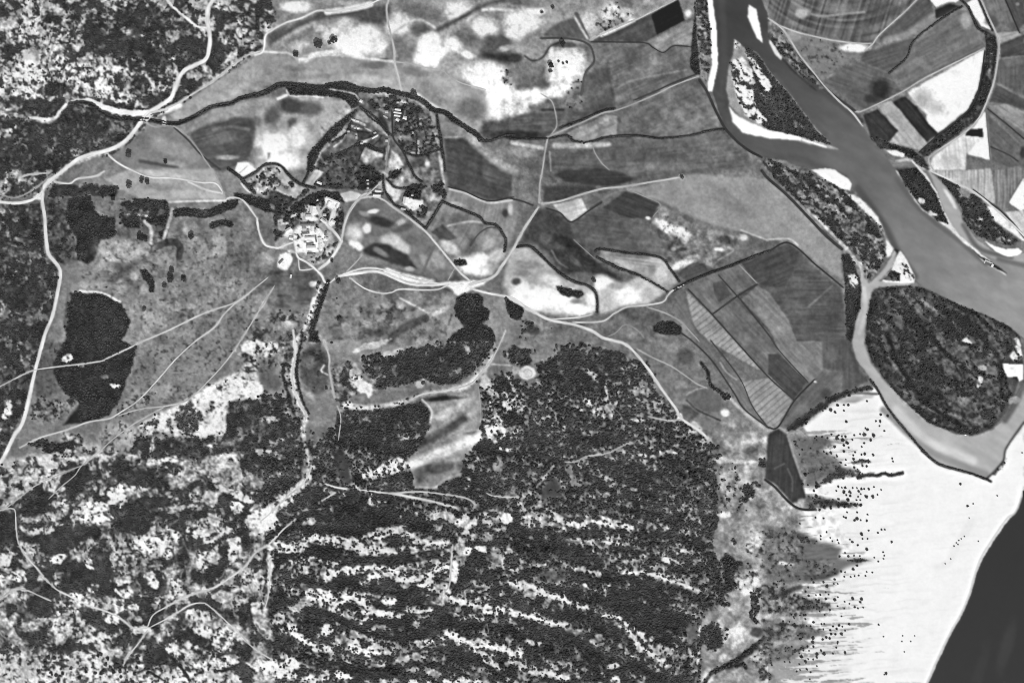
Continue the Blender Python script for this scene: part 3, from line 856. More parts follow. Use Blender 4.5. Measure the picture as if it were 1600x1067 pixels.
R 2.2 165 short faint path by the braided junction; 1245,605 1200,685
# village slopes
B 160 120 60 0 60,560 .5
F 104 3 field;smooth dark-grey slope below the round threshing floor;field 0,690 140,640 300,640 370,690 340,820 250,900 150,860 130,740
B 215 28 22 0 355,705 .9
B 190 20 30 0 395,730 .8
VS .95 5 g 400,700 385,720 400,745
V .3 1 h 6 -50,950 180,880 300,880 250,1067 -50,1067
B 165 60 50 0 200,940 .8
P 128 5 380,770 470,700 600,690 760,780 1000,760 1190,750 1250,800 1240,900 1190,1067 370,1067
V .09 1 h 5 430,800 900,800 1240,860 1190,1067 430,1067
B 155 130 40 0 940,830 .6
B 165 150 40 -10 1080,880 .6
B 105 90 30 0 720,880 .5
B 100 30 25 0 860,865 .7
B 105 60 25 -20 970,860 .5
B 80 100 30 10 720,1010 .8
B 85 50 50 0 800,990 .6
T 3.8 525,928 ;lone dark bush on the meadow south of the braided road
T 4.4 518,690 ;dark round tree beside the ford's east bank
T 3 480,565 ;dark tree between the crossroads road and the stream
S 95 11 4 850,1040 930,980 1050,925
S 200 2 2 900,795 1060,880
B 185 80 20 -30 1150,880 .7
P 58 1.5 1258,790 1300,770 1380,765 1420,790 1415,840 1462,880 1450,930 1405,950 1480,992 1500,1067 1195,1067 1232,1020 1300,980 1250,900 1240,850
V 1 0 w 1 1258,790 1300,770 1380,765 1420,790 1415,840 1462,880 1450,930 1405,950 1480,992 1500,1067 1195,1067 1232,1020 1300,980 1250,900 1240,850
V .2 0 w 1 1370,1050 1410,1035 1440,1050 1400,1080
P 60 1.5 1555,800 1600,800 1670,850 1660,930 1610,930 1575,890
V 1 0 w 1 1555,800 1600,800 1670,850 1660,930 1610,930 1575,890
B 140 20 20 0 1610,900 .7
H 7 dark tree-lined gully running south from the ford; 455,690 430,760 395,860 365,960 345,1010
S 200 5 2 365,800 335,920 295,1000 250,1067
V .45 0 k 1 400,720 340,880 250,1067 330,1067 400,860 440,760
S 195 3 2 375,700 395,760 350,830
P 62 1.5 340,1000 390,1000 390,1067 320,1067
V .95 0 k 1 340,1000 390,1000 390,1067 320,1067
@21
P 78 3 190,105 420,85 545,113 300,190 195,200
F 70 3 field;dark lens-shaped field north of the eastern lane;field 262,30 330,-5 560,-10 700,15 790,55 620,100 500,95 330,70
F 178 1.5 field;bright kite-shaped field by the farm crossroads;field 258,216 435,172 472,245 372,318 300,265
F 118 2 field;small grey field between the kite-shaped one and the lane;field 442,172 560,148 695,122 560,205 480,245
S 90 2.5 1.5 490,235 560,195
F 78 2 field;dark polygonal field south of the eastern lane;field 700,132 780,142 922,210 880,288 845,298 730,300 560,235
F 98 3 field;large grey-brown looking field west of the ruined pale patch;field 372,328 545,232 740,302 820,342 960,452 1050,492 1000,530 930,538 700,508 550,485 440,470 390,430
B 85 120 50 -30 480,360 .5
B 118 100 40 0 850,470 .5
P 74 5 170,240 280,258 362,332 392,440 510,552 640,642 680,702 560,662 420,632 300,622 200,502 130,452 40,462 100,352
B 58 90 40 25 330,440 .8
B 62 120 30 35 300,540 .7
B 112 40 60 30 210,420 .6
B 110 50 20 40 400,570 .6
B 90 60 60 0 170,330 .5
S 100 2 1.5 250,500 290,570 350,610
R 2 140 thin field path along the dark valley's edge; 385,430 450,490 515,548
R 3.8 188 pale eastern lane ending at a round tree ring; 185,207 300,190 430,150 560,115 700,100 850,75 1000,50 1045,42
D 2 165 pale ring of earth round the lane-end tree; 1042,42 1050,28 1066,26 1078,36 1076,50 1064,58 1050,54 1042,42
T 2.8 1062,42 ;small dark tree inside the pale ring at the lane's end
D 2.4 60 dark hedge-ditch west of the farm crossroads; -10,174 60,190 130,216
D 2 62 thin ditch along the kite-shaped field's foot; 215,235 300,263 370,320 480,250 560,200
R 2 152 thin track round the dark polygonal field; 720,118 800,150 925,210 880,290
P 128 5 925,220 1150,300 1400,395 1480,440 1260,600 1150,560 1050,490 880,330
B 235 100 38 32 960,350 1
B 225 70 40 20 1060,390 .9
B 165 45 35 30 945,255 .8
B 210 30 30 0 1080,435 .8
B 230 20 12 0 850,298 .9
V .1 0 h 2 900,240 1000,260 1120,380 1080,450 950,380
B 205 45 25 0 1440,420 .9
B 210 40 14 10 1295,490 .9
B 200 100 35 -22 1090,570 .9
B 215 60 20 -35 1040,590 .9
B 90 55 30 10 1330,430 .8
B 68 35 14 0 1065,492 .8
B 90 50 20 25 1100,300 .6
B 175 20 15 0 1010,490 .8
S 175 2 1.5 1430,372 1599,435
S 160 2 2 1290,560 1380,500 1350,480
F 88 1.5 field;small dark field north of the long diagonal hedge;field 1030,642 1130,572 1232,592 1272,625 1092,692 1060,665
F 160 3 field;arrowhead-shaped pale field outlined by dark hedges;field 550,497 700,512 930,542 1040,690 970,752 800,652 640,592 555,535
B 125 180 16 4 740,530 .8
B 205 50 70 20 930,640 .8
B 120 30 40 0 870,620 .6
B 185 70 20 25 720,590 .6
H 3.6 dark hedge along the arrowhead field's upper side; 520,500 550,490 700,510 920,540 985,610 1045,690
H 4.2 dark hedge along the arrowhead field's lower side; 530,540 650,600 780,650 880,702 970,757
F 172 4 knoll;white-topped low hill with a dark oval wood on it;field 20,482 110,482 200,562 280,642 400,702 500,742 530,800 530,880 330,918 170,880 60,822 -10,790 -60,720 -10,500
B 245 200 90 8 200,800 1
B 243 80 90 0 60,760 .9
B 240 40 60 0 490,810 .9
B 243 120 40 0 400,870 1
B 225 90 45 20 250,690 .9
B 140 100 35 0 100,590 .8
B 130 60 25 0 60,640 .6
B 80 35 25 0 25,690 .8
B 185 60 40 0 60,520 .6
P 62 2 270,720 310,725 370,745 430,750 448,775 420,795 350,790 290,760
V .92 0 c 1 270,720 310,725 370,745 430,750 448,775 420,795 350,790 290,760
B 120 40 20 0 400,815 .7
F 185 4 knoll;pale bare slope between two hedges below the arrowhead field;field 515,650 560,648 680,712 800,662 970,757 850,830 700,850 560,900 540,880 545,800 520,740
B 235 60 50 0 560,700 .9
B 232 110 60 -10 720,780 .9
B 150 70 25 0 650,720 .7
B 165 60 40 0 850,770 .6
T 3.2 510,688 ;single dark round tree just outside the hilltop hedge
H 4.4 dark hedge curving over the white-topped hill; 30,475 100,468 150,498 220,570 300,640 380,690 460,715 512,748 530,800 531,880
P 112 5 90,880 170,910 400,960 560,1045 640,1067 700,1080 1000,1067 1100,1067 1050,950 960,800 700,860 560,930 400,950
B 85 100 40 15 750,890 .8
B 140 60 40 0 740,1010 .6
B 90 120 40 0 880,920 .6
P 120 5 0,830 90,900 250,945 500,1020 450,1067 0,1067
B 62 42 60 10 30,870 .9
B 130 25 20 0 30,900 .7
B 72 60 40 20 130,990 .8
V .25 1 w 4 60,930 240,940 240,1060 60,1060
P 54 1.5 880,975 930,940 1010,942 1062,980 1050,1022 950,1022 890,1005
V 1 0 w 1 880,975 930,940 1010,942 1062,980 1050,1022 950,1022 890,1005
R 4.8 222 white road sweeping below the white-topped hill into the wood; -10,800 80,850 170,900 250,935 380,960 500,1000 560,1040 640,1062 700,1080 760,1128 850,1238 930,1358 1010,1468 1060,1548 1150,1608 1220,1668
R 3.8 200 pale road from the hill's foot to the diagonal hedge; 380,948 560,940 640,890 720,850 830,840 940,820 970,782
R 2.8 210 thin white track under the bright hill's edge; 250,928 420,915 500,897
R 3.8 210 short white causeway at the diagonal hedge's end; 968,785 1000,750 1082,708
R 1.8 150 faint arc of track in the grey meadow; 590,1040 650,1010 690,968 720,962 760,980 800,1010 825,1045
R 2.8 165 pale canal track beside the striped fields; 840,850 960,890 1050,940 1110,1000 1170,1067
H 5 long straight dark hedge from the causeway to the pointed field; 1012,745 1090,700 1230,640 1400,580 1500,540 1605,503
F 116 1.5 field;grey rectangular field with a darker corner by the long hedge;field 1102,727 1280,662 1400,772 1252,892
P 92 1 1255,702 1312,682 1372,772 1292,822 1262,770
F 108 1.5 field;square grey field under the long hedge;field 1292,652 1420,592 1530,702 1402,772
F 84 1.5 field;dark field in the corner of the long hedge;field 1432,582 1600,512 1725,457 1800,505 1740,660 1700,730 1599,722 1532,702
F 150 1.5 field;long pale ribbon field, upper part;field 1082,742 1242,902 1400,1067 1400,1070 1640,1328 1760,1518 1900,1718 1760,1590 1700,1400 1640,1298 1230,1067 1140,980;comb
F 112 1.5 field;long grey ribbon field beside the pale one;field 1262,902 1412,802 1599,1002 1672,1128 1845,1318 1755,1428 1599,1268 1400,1067
F 128 1.5 field;long light-grey ribbon field next to the pointed field;field 1432,802 1532,717 1600,752 1730,940 1780,1067 1930,1067 1940,1238 1890,1298 1850,1318 1670,1128 1599,982
F 114 1.5 field;slim grey canal-side strip;field 1012,782 1060,762 1130,962 1222,1067 1300,1150 1420,1300 1500,1468 1525,1508 1590,1598 1420,1458 1390,1348 1250,1150 1170,1067 1070,952
D 2 62 straight dark ditch between the ribbon fields; 1100,740 1250,898 1400,1067 1599,1285 1760,1430
D 1.8 66 second straight dark ditch between the ribbon fields; 1290,652 1400,775 1425,802 1599,1020 1675,1130 1850,1322
D 2.6 64 dark cross ditch dividing the square fields; 1250,897 1410,782 1530,710
R 1.8 158 thin pale track beside the square field; 1420,590 1530,702
@--
N .12 24 8 545,310 680,320 790,420 720,445 600,420 550,390
N .15 24 8 690,300 830,340 780,440 720,430 660,370
N .08 26 8 780,390 900,440 1040,450 940,500 800,470
N .25 14 8 400,390 560,430 720,450 700,540 560,560 450,540 400,480
N .22 30 12 100,330 400,320 470,420 420,560 200,640 130,600 200,480 120,420
N .14 8 8 100,330 400,320 470,420 420,560 200,640 130,600 200,480 120,420
N .3 20 8 840,350 960,400 1030,450 980,440 860,420
N .2 22 6 900,290 1080,390 1000,410 900,400
N .35 9 4 1020,330 1160,370 1120,420 1040,420
N .22 18 8 960,480 1060,500 1120,640 1000,580 800,500
N .14 20 6 1060,460 1230,380 1330,450 1330,590 1230,660 1110,520
@22
# meadow east of wood
P 122 5 722,30 900,0 1130,0 1230,200 1330,350 1260,460 1100,370 1000,330 900,200
B 85 70 60 40 1080,90 .8
B 145 50 40 0 1000,40 .6
B 150 60 30 0 1050,270 .6
V .55 0 w 3 700,150 760,120 830,150 900,200 880,300 960,400 1010,440 870,460 750,330
F 108 2 paddock;rounded grey paddock by the canal corner;field 1090,335 1200,292 1310,330 1302,430 1222,442 1120,392
S 150 2 1.5 1090,330 1140,300 1210,285
S 85 2 1.5 1090,365 1150,420 1220,455 1300,490
P 84 2 1060,390 1110,400 1170,450 1110,490 1060,470
VS .9 5 w 1180,130 1225,200 1238,265 1300,310 1330,350
B 245 32 28 20 1332,442 1
D 2.2 64 dark canal line along the slim strip's inner side; 1050,-60 1130,0 1250,120 1380,310 1450,420 1599,535
D 1.8 70 dark line between strip and ribbon field; 1240,-10 1420,225 1500,400 1599,535
S 150 2 1.5 1300,130 1340,190 1400,235
T 3.6 1350,345 ;dark tree where canal lines meet
# wood detail
P 126 14 500,360 1000,380 1200,580 1280,800 1290,1067 700,1067 900,900 700,640 480,480
K .97 230 150 20 430,210
K 1 190 40 -8 540,615
K .97 260 60 -5 900,850
K .95 90 110 0 130,600
K .95 150 60 0 1050,760
K .98 120 50 0 340,260
K .97 70 50 0 780,170
K .95 80 70 0 620,110
K .97 60 60 0 220,160
K 1 90 60 0 40,90
W 150 120 90 0 540,400 .45
W 155 60 20 30 490,200 .6
W 160 60 25 0 740,160 .7
W 165 50 25 -35 800,270 .8
W 200 8 50 -8 590,310 .8
W 190 20 20 0 480,375 .7
W 170 40 50 0 530,420 .7
W 190 60 70 0 30,370 .6
W 190 50 40 0 10,560 .5
W 170 40 40 0 110,470 .5
W 185 60 14 3 790,490 .6
W 180 70 12 5 980,690 .8
W 165 120 10 3 830,705 .7
W 170 30 30 0 880,790 .6
W 175 30 30 0 860,600 .5
W 190 40 20 0 170,765 .7
W 170 60 25 40 140,950 .5
P 84 2 230,860 280,845 320,965 180,975 190,920
V .03 0 w 1 230,860 280,845 320,965 180,975 190,920
V 1 0 w 1 285,775 325,760 450,930 420,970 340,965 300,870
V .2 0 w 1 320,760 370,760 380,800 430,890 400,900 330,790
F 208 1 pond;pale octagonal silted pond in a clearing of the wood;ground 60,165 95,145 140,165 152,200 130,225 95,238 60,225 40,200
V 0 0 w 0 40,150 150,145 160,205 130,240 60,240 25,200
S 175 1 .8 70,190 95,170 125,190 120,215 90,222
W 190 30 40 0 30,170 .6
B 140 120 50 0 190,90 .7
V .05 0 w 2 110,110 130,60 220,20 310,60 260,90 150,120
R 2.4 182 thin pale track crossing the meadow to the canal corner; 780,45 880,100 990,150 1080,210 1150,260 1215,288
R 2.8 185 pale track cut through the wood to the white road; 850,465 920,480 1000,492 1050,480
R 2.6 178 pale firebreak track through the middle of the wood; 330,748 400,745 480,712 600,690 700,640 750,630
S 160 2 1.5 150,910 260,770
VS 0 3 w 150,910 260,770
VS 0 5 w 640,0 720,20 790,90 850,170 930,290 1010,400 1060,480 1150,540 1220,600
W 225 30 20 0 1040,470 .8
W 205 50 40 30 1130,550 .6
W 205 40 50 0 1220,640 .6
# pale plain
B 135 150 60 10 1400,560 .8
B 170 120 40 -10 1420,640 .7
B 205 60 35 15 1300,730 .9
B 205 130 16 0 1430,750 .8
B 190 40 80 10 1330,850 .8
B 180 60 30 0 1540,880 .7
B 115 70 60 0 1500,690 .6
B 110 60 80 0 1560,840 .5
S 165 3 3 1340,330 1450,440 1590,550
V .12 0 w 4 1270,760 1400,760 1500,1060 1300,1060
VB .95 30 30 0 1570,760 w
VB .95 40 50 0 1480,930 w
VB .9 30 20 0 1520,890 w
VB .95 35 20 0 1450,985 w
VB .95 40 25 0 1240,655 w
VB .9 25 20 0 1280,712 w
@12
W 240 120 55 -10 40,40 .95
W 235 35 70 0 10,310 .9
V .3 0 h 3 0,0 230,0 200,140 0,200
B 232 90 40 0 40,30 1
P 105 5 30,180 100,150 160,260 150,300 60,300
V .35 0 k 3 170,100 240,0 300,0 260,200 290,350 340,480 250,520 190,380 150,200
S 200 6 3 245,0 250,80 230,180 235,280 270,380 310,440 310,490
VS .12 6 k 245,0 250,80 230,180 235,280 270,380 310,440 310,490
R 4 212 pale gully bed winding south from the ford; 235,-70 245,0 250,80 230,180 235,280 270,380 310,440 310,490
VS .9 4 k 280,20 260,130 262,250 300,380 330,450
VS .7 5 k 190,80 170,200 190,280 220,380 240,460
P 90 4 290,60 400,-10 450,100 462,160 440,300 380,330 330,300 270,200
V .22 1 h 3 290,60 400,-10 450,100 462,160 440,300 380,330 330,300 270,200
B 112 45 45 0 340,130 .8
B 160 60 20 40 330,330 .7
P 140 5 460,0 640,0 700,60 600,90 600,250 640,320 560,400 480,330
V .6 1 h 3 480,150 600,120 640,300 560,400 480,340
R 4 190 pale tapering path west of the middle wood; 425,-10 460,100 460,180 492,345
R 2.4 192 thin white path continuing south into scrub; 510,400 532,480 516,615
S 190 2 1 430,145 410,180 450,205
P 140 3 640,60 780,15 950,30 1080,20 1250,0 1480,0 1510,50 1400,150 1250,270 1000,250 860,280 760,300 700,200
V .9 1 w 3 660,95 760,60 830,105 950,40 1080,25 1250,0 1480,0 1500,60 1400,150 1250,265 1000,245 860,278 760,295 700,200
W 215 70 40 35 680,280 .9
W 205 40 70 0 625,220 .9
W 175 70 22 -15 850,75 .8
W 180 120 20 -15 720,25 .8
W 150 120 40 0 700,170 .4
K .98 300 70 -8 1000,140
P 190 3 1530,0 1490,60 1490,100 1430,190 1380,250 1300,300 1060,330 980,360 960,350 1060,310 1200,290 1340,240 1420,150 1460,100
V .06 0 w 2 1545,0 1490,60 1500,110 1430,195 1380,260 1300,310 1060,340 960,370 940,350 1060,300 1200,280 1340,230 1420,140 1500,0
R 3 205 pale forked track from the junction into the open field; 1560,-70 1530,0 1480,100 1420,180 1340,262 1200,302 1060,322 980,352
S 190 6 4 980,352 870,390 700,410 560,400
VS .12 7 w 980,352 870,390 700,410 560,400
S 165 2 1.5 1470,140 1599,147
W 215 25 20 0 580,390 .8
W 200 30 20 0 1020,270 .7
V .9 0 w 2 510,430 700,432 900,402 1020,372 1090,432 1080,512 1040,602 950,722 850,742 700,792 680,852 560,882 480,762 500,602
P 120 3 510,430 700,432 900,402 1020,372 1090,432 1080,512 1040,602 950,722 850,742 700,792 680,852 560,882 480,762 500,602
K 1 150 60 -10 980,450
K 1 110 60 0 900,650
K .98 150 60 0 700,560
W 165 60 25 0 960,590 .7
F 142 4 glade;wavy open glade of pale and dark grass deep in the woods;field 1045,355 1310,330 1390,270 1410,590 1300,720 1280,830 1180,872 1120,920 990,912 980,830 950,742 1030,642 1080,560 1110,460
V .0 0 w 2 1045,350 1310,330 1390,262 1412,590 1300,720 1285,835 1180,872 1120,920 990,912 978,830 950,742 1030,642 1095,512 1100,430
B 74 150 18 -3 1170,352 .95
B 180 130 28 -28 1210,430 .8
S 94 10 6 1040,625 1180,555 1300,480
B 90 70 14 -5 1370,565 .8
B 150 60 60 0 1330,420 .6
S 212 11 8 955,770 1100,712 1250,652 1400,592
B 240 40 25 0 1000,760 .9
B 200 90 18 -20 1190,690 .7
B 100 180 38 -8 1150,790 .95
B 110 60 30 0 1040,850 .6
S 168 3 2 1000,905 1120,905 1180,860 1270,825
S 190 2 1.5 1040,360 1080,400 1100,440 1090,500
R 1.8 165 thin pale path up the glade's east side; 1390,280 1402,380 1408,500
P 175 3 1410,280 1599,180 1599,560 1500,620 1430,590
V .5 0 w 3 1410,280 1599,180 1599,560 1500,620 1415,590
W 225 70 40 -20 1500,540 .8
W 200 30 60 0 1430,260 .7
K 1 60 70 0 1540,260
K 1 50 50 0 1590,470
P 200 2 670,840 720,790 890,738 945,755 955,805 760,845 700,870
V .45 0 w 1 670,840 720,790 890,738 945,755 955,805 760,845 700,870
W 235 22 20 0 680,830 .9
W 235 60 20 0 880,745 .8
V 1 0 w 1 690,872 860,838 980,822 992,912 700,915
P 72 3 470,690 530,660 590,760 602,892 540,865 480,762
V .1 0 w 2 470,690 530,660 590,760 602,892 540,865 480,762
S 165 3 2 410,790 480,720
S 165 4 3 430,820 530,870
W 165 40 40 0 100,480 .5
W 200 90 25 12 70,695 .8
W 225 20 12 0 155,612 .8
W 170 20 50 0 190,430 .6
K .97 130 80 0 90,400
K .95 100 80 0 80,580
S 150 4 2 290,530 300,700 295,830
VS .4 5 h 290,530 300,700 295,830
S 150 4 2 350,560 345,700 340,800
VS .5 5 h 350,560 345,700 340,800
S 205 11 4 345,785 310,870 220,945 110,1050 20,1130
VS .22 14 h 345,785 310,870 220,945 110,1050 20,1130
S 190 4 2 310,470 300,560 320,680 345,790
VS .3 8 h 310,470 300,560 320,680 345,790
W 225 60 50 -40 180,990 .8
W 215 40 40 -40 90,1050 .8
R 3 215 pale sandy ride slanting out of the wood; 345,785 300,880 210,955 100,1060 30,1120
V .25 0 h 2 350,780 340,880 240,960 130,1067 40,1067 200,930 300,850
R 3.4 215 short white track west of the dark hollow; 440,885 500,905 565,915
R 2.8 208 long white woodland track curving east; 650,920 850,945 950,935 1060,935 1250,960 1330,980 1375,1012
R 4.4 222 second white woodland track forking south-east; 850,945 950,962 1100,992 1255,1032
R 2.6 200 pale woodland track leading to the east wood; 1440,940 1490,960 1640,966
R 2.6 205 short pale track below the dark hollow; 415,990 500,940
W 220 12 50 0 710,970 .8
W 190 80 20 0 780,1010 .6
W 190 60 25 0 470,930 .6
W 185 30 30 0 545,950 .6
K .98 60 40 0 700,890
V .85 0 w 4 1290,740 1420,610 1500,640 1599,700 1599,1000 1450,930 1300,880
W 180 50 25 -40 1510,760 .6
W 190 25 60 0 1320,880 .5
W 205 60 12 10 1560,670 .7
@02
W 222 25 70 20 60,430 .85
W 210 30 20 0 10,560 .8
K 1 20 20 0 30,495
P 96 4 290,0 400,0 345,130 350,220 400,310 250,350 225,200
V .12 0 h 3 290,0 395,0 340,130 345,220 395,310 250,345 225,200
P 132 4 200,390 260,352 480,362 490,420 400,470 280,520 200,460
V .3 0 h 3 200,390 260,352 480,362 490,420 400,470 280,520 200,460
K 1 22 25 0 250,395
K 1 18 18 0 348,432
K 1 18 18 0 448,375
W 205 30 30 40 430,100 .8
W 200 40 12 0 510,150 .7
W 215 30 15 10 720,270 .9
W 130 20 20 0 655,220 .5
P 132 4 855,40 1220,-10 1500,-10 1420,100 1280,300 1160,370 1020,390 880,412 700,470 760,385 830,250
V .07 0 h 3 855,40 1220,-10 1500,-10 1420,100 1280,300 1160,370 1020,390 880,412 700,470 760,385 830,250
V .28 0 h 4 740,400 850,300 980,370 900,420 720,470
B 155 100 60 0 1030,310 .6
B 112 80 80 0 920,150 .5
P 228 4 1400,225 1500,180 1610,60 1620,360 1430,372 1412,580 1280,582 1240,602 1100,590 1080,560 920,580 870,530 1000,440 1180,372 1290,285
V .32 1 h 3 1400,225 1500,180 1610,60 1610,230 1420,372 1380,580 1240,602 1080,560 920,580 870,530 1000,440 1180,372 1290,285
V .06 0 h 3 1400,230 1599,240 1599,350 1430,365 1410,570 1290,575 1380,350
V .97 0 h 3 1110,440 1175,420 1240,470 1245,540 1190,580 1120,550 1095,490
V .6 0 h 3 1510,80 1599,50 1610,200 1540,200
P 112 4 1432,372 1620,362 1620,660 1380,700 1140,740 1060,640 1160,600 1412,585
V .82 1 h 3 1432,372 1620,362 1620,660 1380,700 1140,740 1060,640 1160,600 1412,585
P 152 3 612,590 700,490 850,520 882,582 862,650 800,712 740,682 642,682
V .16 0 h 2 612,590 700,490 850,520 882,582 862,650 800,712 740,682 642,682
P 190 4 0,765 250,700 342,690 382,780 300,860 160,950 60,1030 0,1045
V .34 1 h 3 0,765 250,700 342,690 382,780 300,860 160,950 60,1030 0,1045
B 135 60 40 0 30,960 .8
P 165 3 400,560 520,580 545,680 480,740 440,640 380,600
V .3 0 h 3 400,560 520,580 545,680 480,740 440,640 380,600
K 1 40 30 0 450,645
K .98 140 40 10 320,650
K .98 160 70 -40 480,880
K .97 250 80 0 800,820
K .97 130 60 -30 250,1000
K .97 150 70 0 960,660
K .96 200 60 0 900,1020
W 235 50 70 10 745,960 .95
W 232 80 40 0 620,1030 .9
W 230 45 25 0 520,1050 .8
W 245 15 18 10 1125,825 1
W 240 35 15 -10 1045,740 .9
W 225 80 16 0 850,915 .8
W 235 20 16 0 1320,655 .9
W 200 16 60 10 955,660 .8
W 215 60 20 50 1345,870 .9
W 235 80 22 30 1430,930 .95
W 230 60 30 20 1530,970 .9
W 235 60 40 0 1490,1030 .8
W 180 60 60 0 1230,1000 .5
W 180 70 30 0 1090,1040 .6
W 205 25 25 0 425,1000 .8
W 170 40 40 0 580,900 .5
W 190 10 40 0 650,910 .6
W 215 20 12 -30 405,910 .9
S 180 2 1.5 30,1045 80,1040 110,1067
@03
R 2.8 210 pale track winding down the scrub's west side; 30,-20 80,-26 108,0 115,150 150,230 220,320 320,440 440,510 580,580 700,620 780,670 840,715 925,720
R 3.2 212 pale track climbing north-east through the mottled scrub; 925,720 960,640 1040,590 1180,515 1340,465 1450,400 1540,330 1600,250 1690,190 1780,100 1850,40
R 2.4 208 thin pale loop track in the southern scrub; 1110,625 1200,570 1280,560 1330,590 1400,650 1500,750 1599,850 1710,920
R 3 205 short pale track from the scrub junction east; 940,715 1050,660 1110,625
R 3.6 205 pale arched path near the left border; -10,555 60,500 110,475 190,490 330,550
R 2.6 200 thin path dropping south from the scrub junction; 930,730 860,830 800,900 780,950
P 62 4 0,0 105,0 110,170 0,220
K 1 80 120 0 60,90
K .99 300 55 -5 350,145
K .97 120 70 0 330,200
K .97 130 60 10 460,360
K .98 120 50 20 260,480
K .97 150 70 0 200,600
K .97 60 50 0 440,440
K .97 120 60 20 560,400
K .97 90 60 0 650,440
K .96 120 60 0 830,60
K .97 40 150 8 880,480
K .97 35 170 0 1150,230
K .97 40 120 0 1010,480
K .97 60 60 0 1350,380
K .97 110 40 22 1290,800
K .97 150 25 0 450,840
K .96 90 90 0 720,350
K .97 60 150 0 980,600
K .96 100 30 30 1150,720
K .96 30 120 0 1410,250
K .97 100 50 20 1480,650
K .95 60 60 0 1340,930
K .96 30 120 0 1530,130
K .96 120 40 0 1480,850
W 245 120 38 0 600,35 .95
W 225 60 20 -15 240,110 .9
W 230 50 20 -20 330,100 .7
W 240 90 60 0 930,190 .95
W 235 80 60 0 1010,220 .8
W 225 70 40 0 1090,140 .7
W 205 130 80 0 1320,110 .7
W 245 50 70 10 1270,310 .95
W 235 38 90 10 1475,240 .9
W 242 50 30 -15 370,290 1
W 235 45 40 0 40,290 .95
W 215 55 45 0 110,390 .85
W 225 40 40 0 0,420 .85
W 205 60 60 0 750,230 .7
W 195 80 70 0 790,320 .5
W 190 90 30 -20 530,220 .6
W 200 30 60 10 230,250 .7
W 245 28 35 0 972,430 1
W 215 40 30 0 940,390 .7
W 225 35 60 0 1115,440 .8
W 240 70 35 20 705,655 .95
W 235 90 35 25 540,550 .9
W 205 40 30 0 600,470 .7
W 215 50 30 20 790,490 .8
W 225 40 40 0 1080,520 .7
W 200 40 60 0 990,570 .6
W 240 100 35 5 1240,640 .9
W 245 70 45 20 1280,735 .95
W 240 70 80 20 1400,780 .85
W 240 70 25 0 890,725 .9
W 225 120 40 0 620,790 .8
W 205 120 60 10 480,720 .6
W 200 80 60 0 400,600 .4
W 245 60 60 30 1090,860 .8
W 225 90 70 0 1190,880 .7
W 240 90 90 0 1310,970 .7
W 245 80 40 0 1430,930 .9
W 240 60 40 0 1570,60 .9
W 225 60 50 0 1560,410 .7
W 190 50 50 0 1510,530 .6
W 205 40 50 0 580,300 .7
W 225 50 25 0 740,550 .7
W 200 30 30 0 850,590 .6
P 208 8 0,860 250,880 500,850 700,900 760,1000 900,960 1200,980 1599,1000 1599,1067 0,1067
V .3 0 h 6 0,870 250,890 500,870 700,900 740,1000 900,1000 1000,950 1200,990 1500,1010 1500,1067 0,1067
W 230 90 25 0 450,1040 .8
W 240 60 30 0 800,990 .8
W 235 140 40 0 1050,1030 .8
VS .95 5 h 1000,840 1080,910 1140,970 1190,1050
VS .95 3 h 930,990 1040,1055
VS .95 4 h 1340,990 1420,980 1500,940
V .75 0 h 3 270,880 440,900 420,960 280,980
V .7 0 h 3 820,870 920,880 900,990 820,960
Q 3.4 310,905 350,905 330,995 400,1000 450,970 640,880 670,945 700,960 685,905 650,985 720,990 760,985 765,1020 740,945 800,1045 840,1050 865,960 820,965 880,930 640,1000 505,1030 545,990 600,1000 375,1045 360,1010 930,1000 250,985 290,940 850,1000 870,905 620,890 ;black round bush in the sandy scrub by the bottom left
@13
W 240 90 80 -40 60,60 .85
W 225 20 130 0 90,350 .8
W 215 40 60 0 20,420 .7
W 240 60 45 0 30,590 .9
W 205 30 60 -10 160,640 .6
W 190 70 40 0 330,300 .6
W 220 50 30 0 500,290 .7
W 225 50 50 0 470,380 .8
W 190 60 40 0 230,330 .5
W 215 70 25 0 600,360 .7
W 190 60 40 0 220,480 .5
K 1 180 45 0 450,240
K .98 300 50 3 650,30
VS 1 12 w 150,108 400,100 650,118 1050,90
VS 1 14 w 350,235 560,290 700,295 900,290 1130,250
VS 1 12 w 330,600 500,650 640,715 800,780 1000,775 1150,700 1400,705
VS 1 16 w 200,850 350,920 520,960 700,1000 900,990
K 1 110 40 10 560,440
K 1 150 40 0 830,470
K .98 120 50 0 1000,520
K .98 180 50 0 1400,380
K .97 150 80 0 830,690
K .98 200 50 0 1200,930
K .98 200 60 0 1400,1000
K .97 120 60 0 300,720
K .98 100 50 0 330,430
K .97 80 60 0 130,560
K .97 90 50 0 180,800
W 245 110 30 -5 240,215 1
W 240 90 28 5 420,160 1
W 245 150 30 12 590,195 1
W 245 40 25 0 680,235 .95
W 245 70 18 15 800,225 1
W 245 100 25 -5 860,105 .95
W 225 50 40 0 770,140 .8
W 240 40 25 20 950,135 .9
W 205 110 20 0 1030,180 .7
W 245 100 22 -5 810,385 1
W 245 50 20 10 900,415 .95
W 240 60 14 0 990,405 .8
W 245 100 30 -25 1130,365 1
W 235 60 20 -10 1060,435 .9
W 240 30 70 5 1240,360 .9
W 245 50 22 10 1400,222 .95
W 235 30 25 0 1320,230 .9
W 240 40 35 0 1560,40 .85
W 205 80 40 20 1500,70 .5
W 240 80 50 10 400,520 .9
W 235 50 40 20 490,565 .8
W 235 70 35 0 590,530 .9
W 240 25 50 -20 690,560 .9
W 225 50 25 0 840,550 .85
W 245 140 16 5 770,622 1
W 245 45 12 5 690,655 .95
W 245 90 18 0 1030,605 1
W 190 60 12 0 1060,645 .6
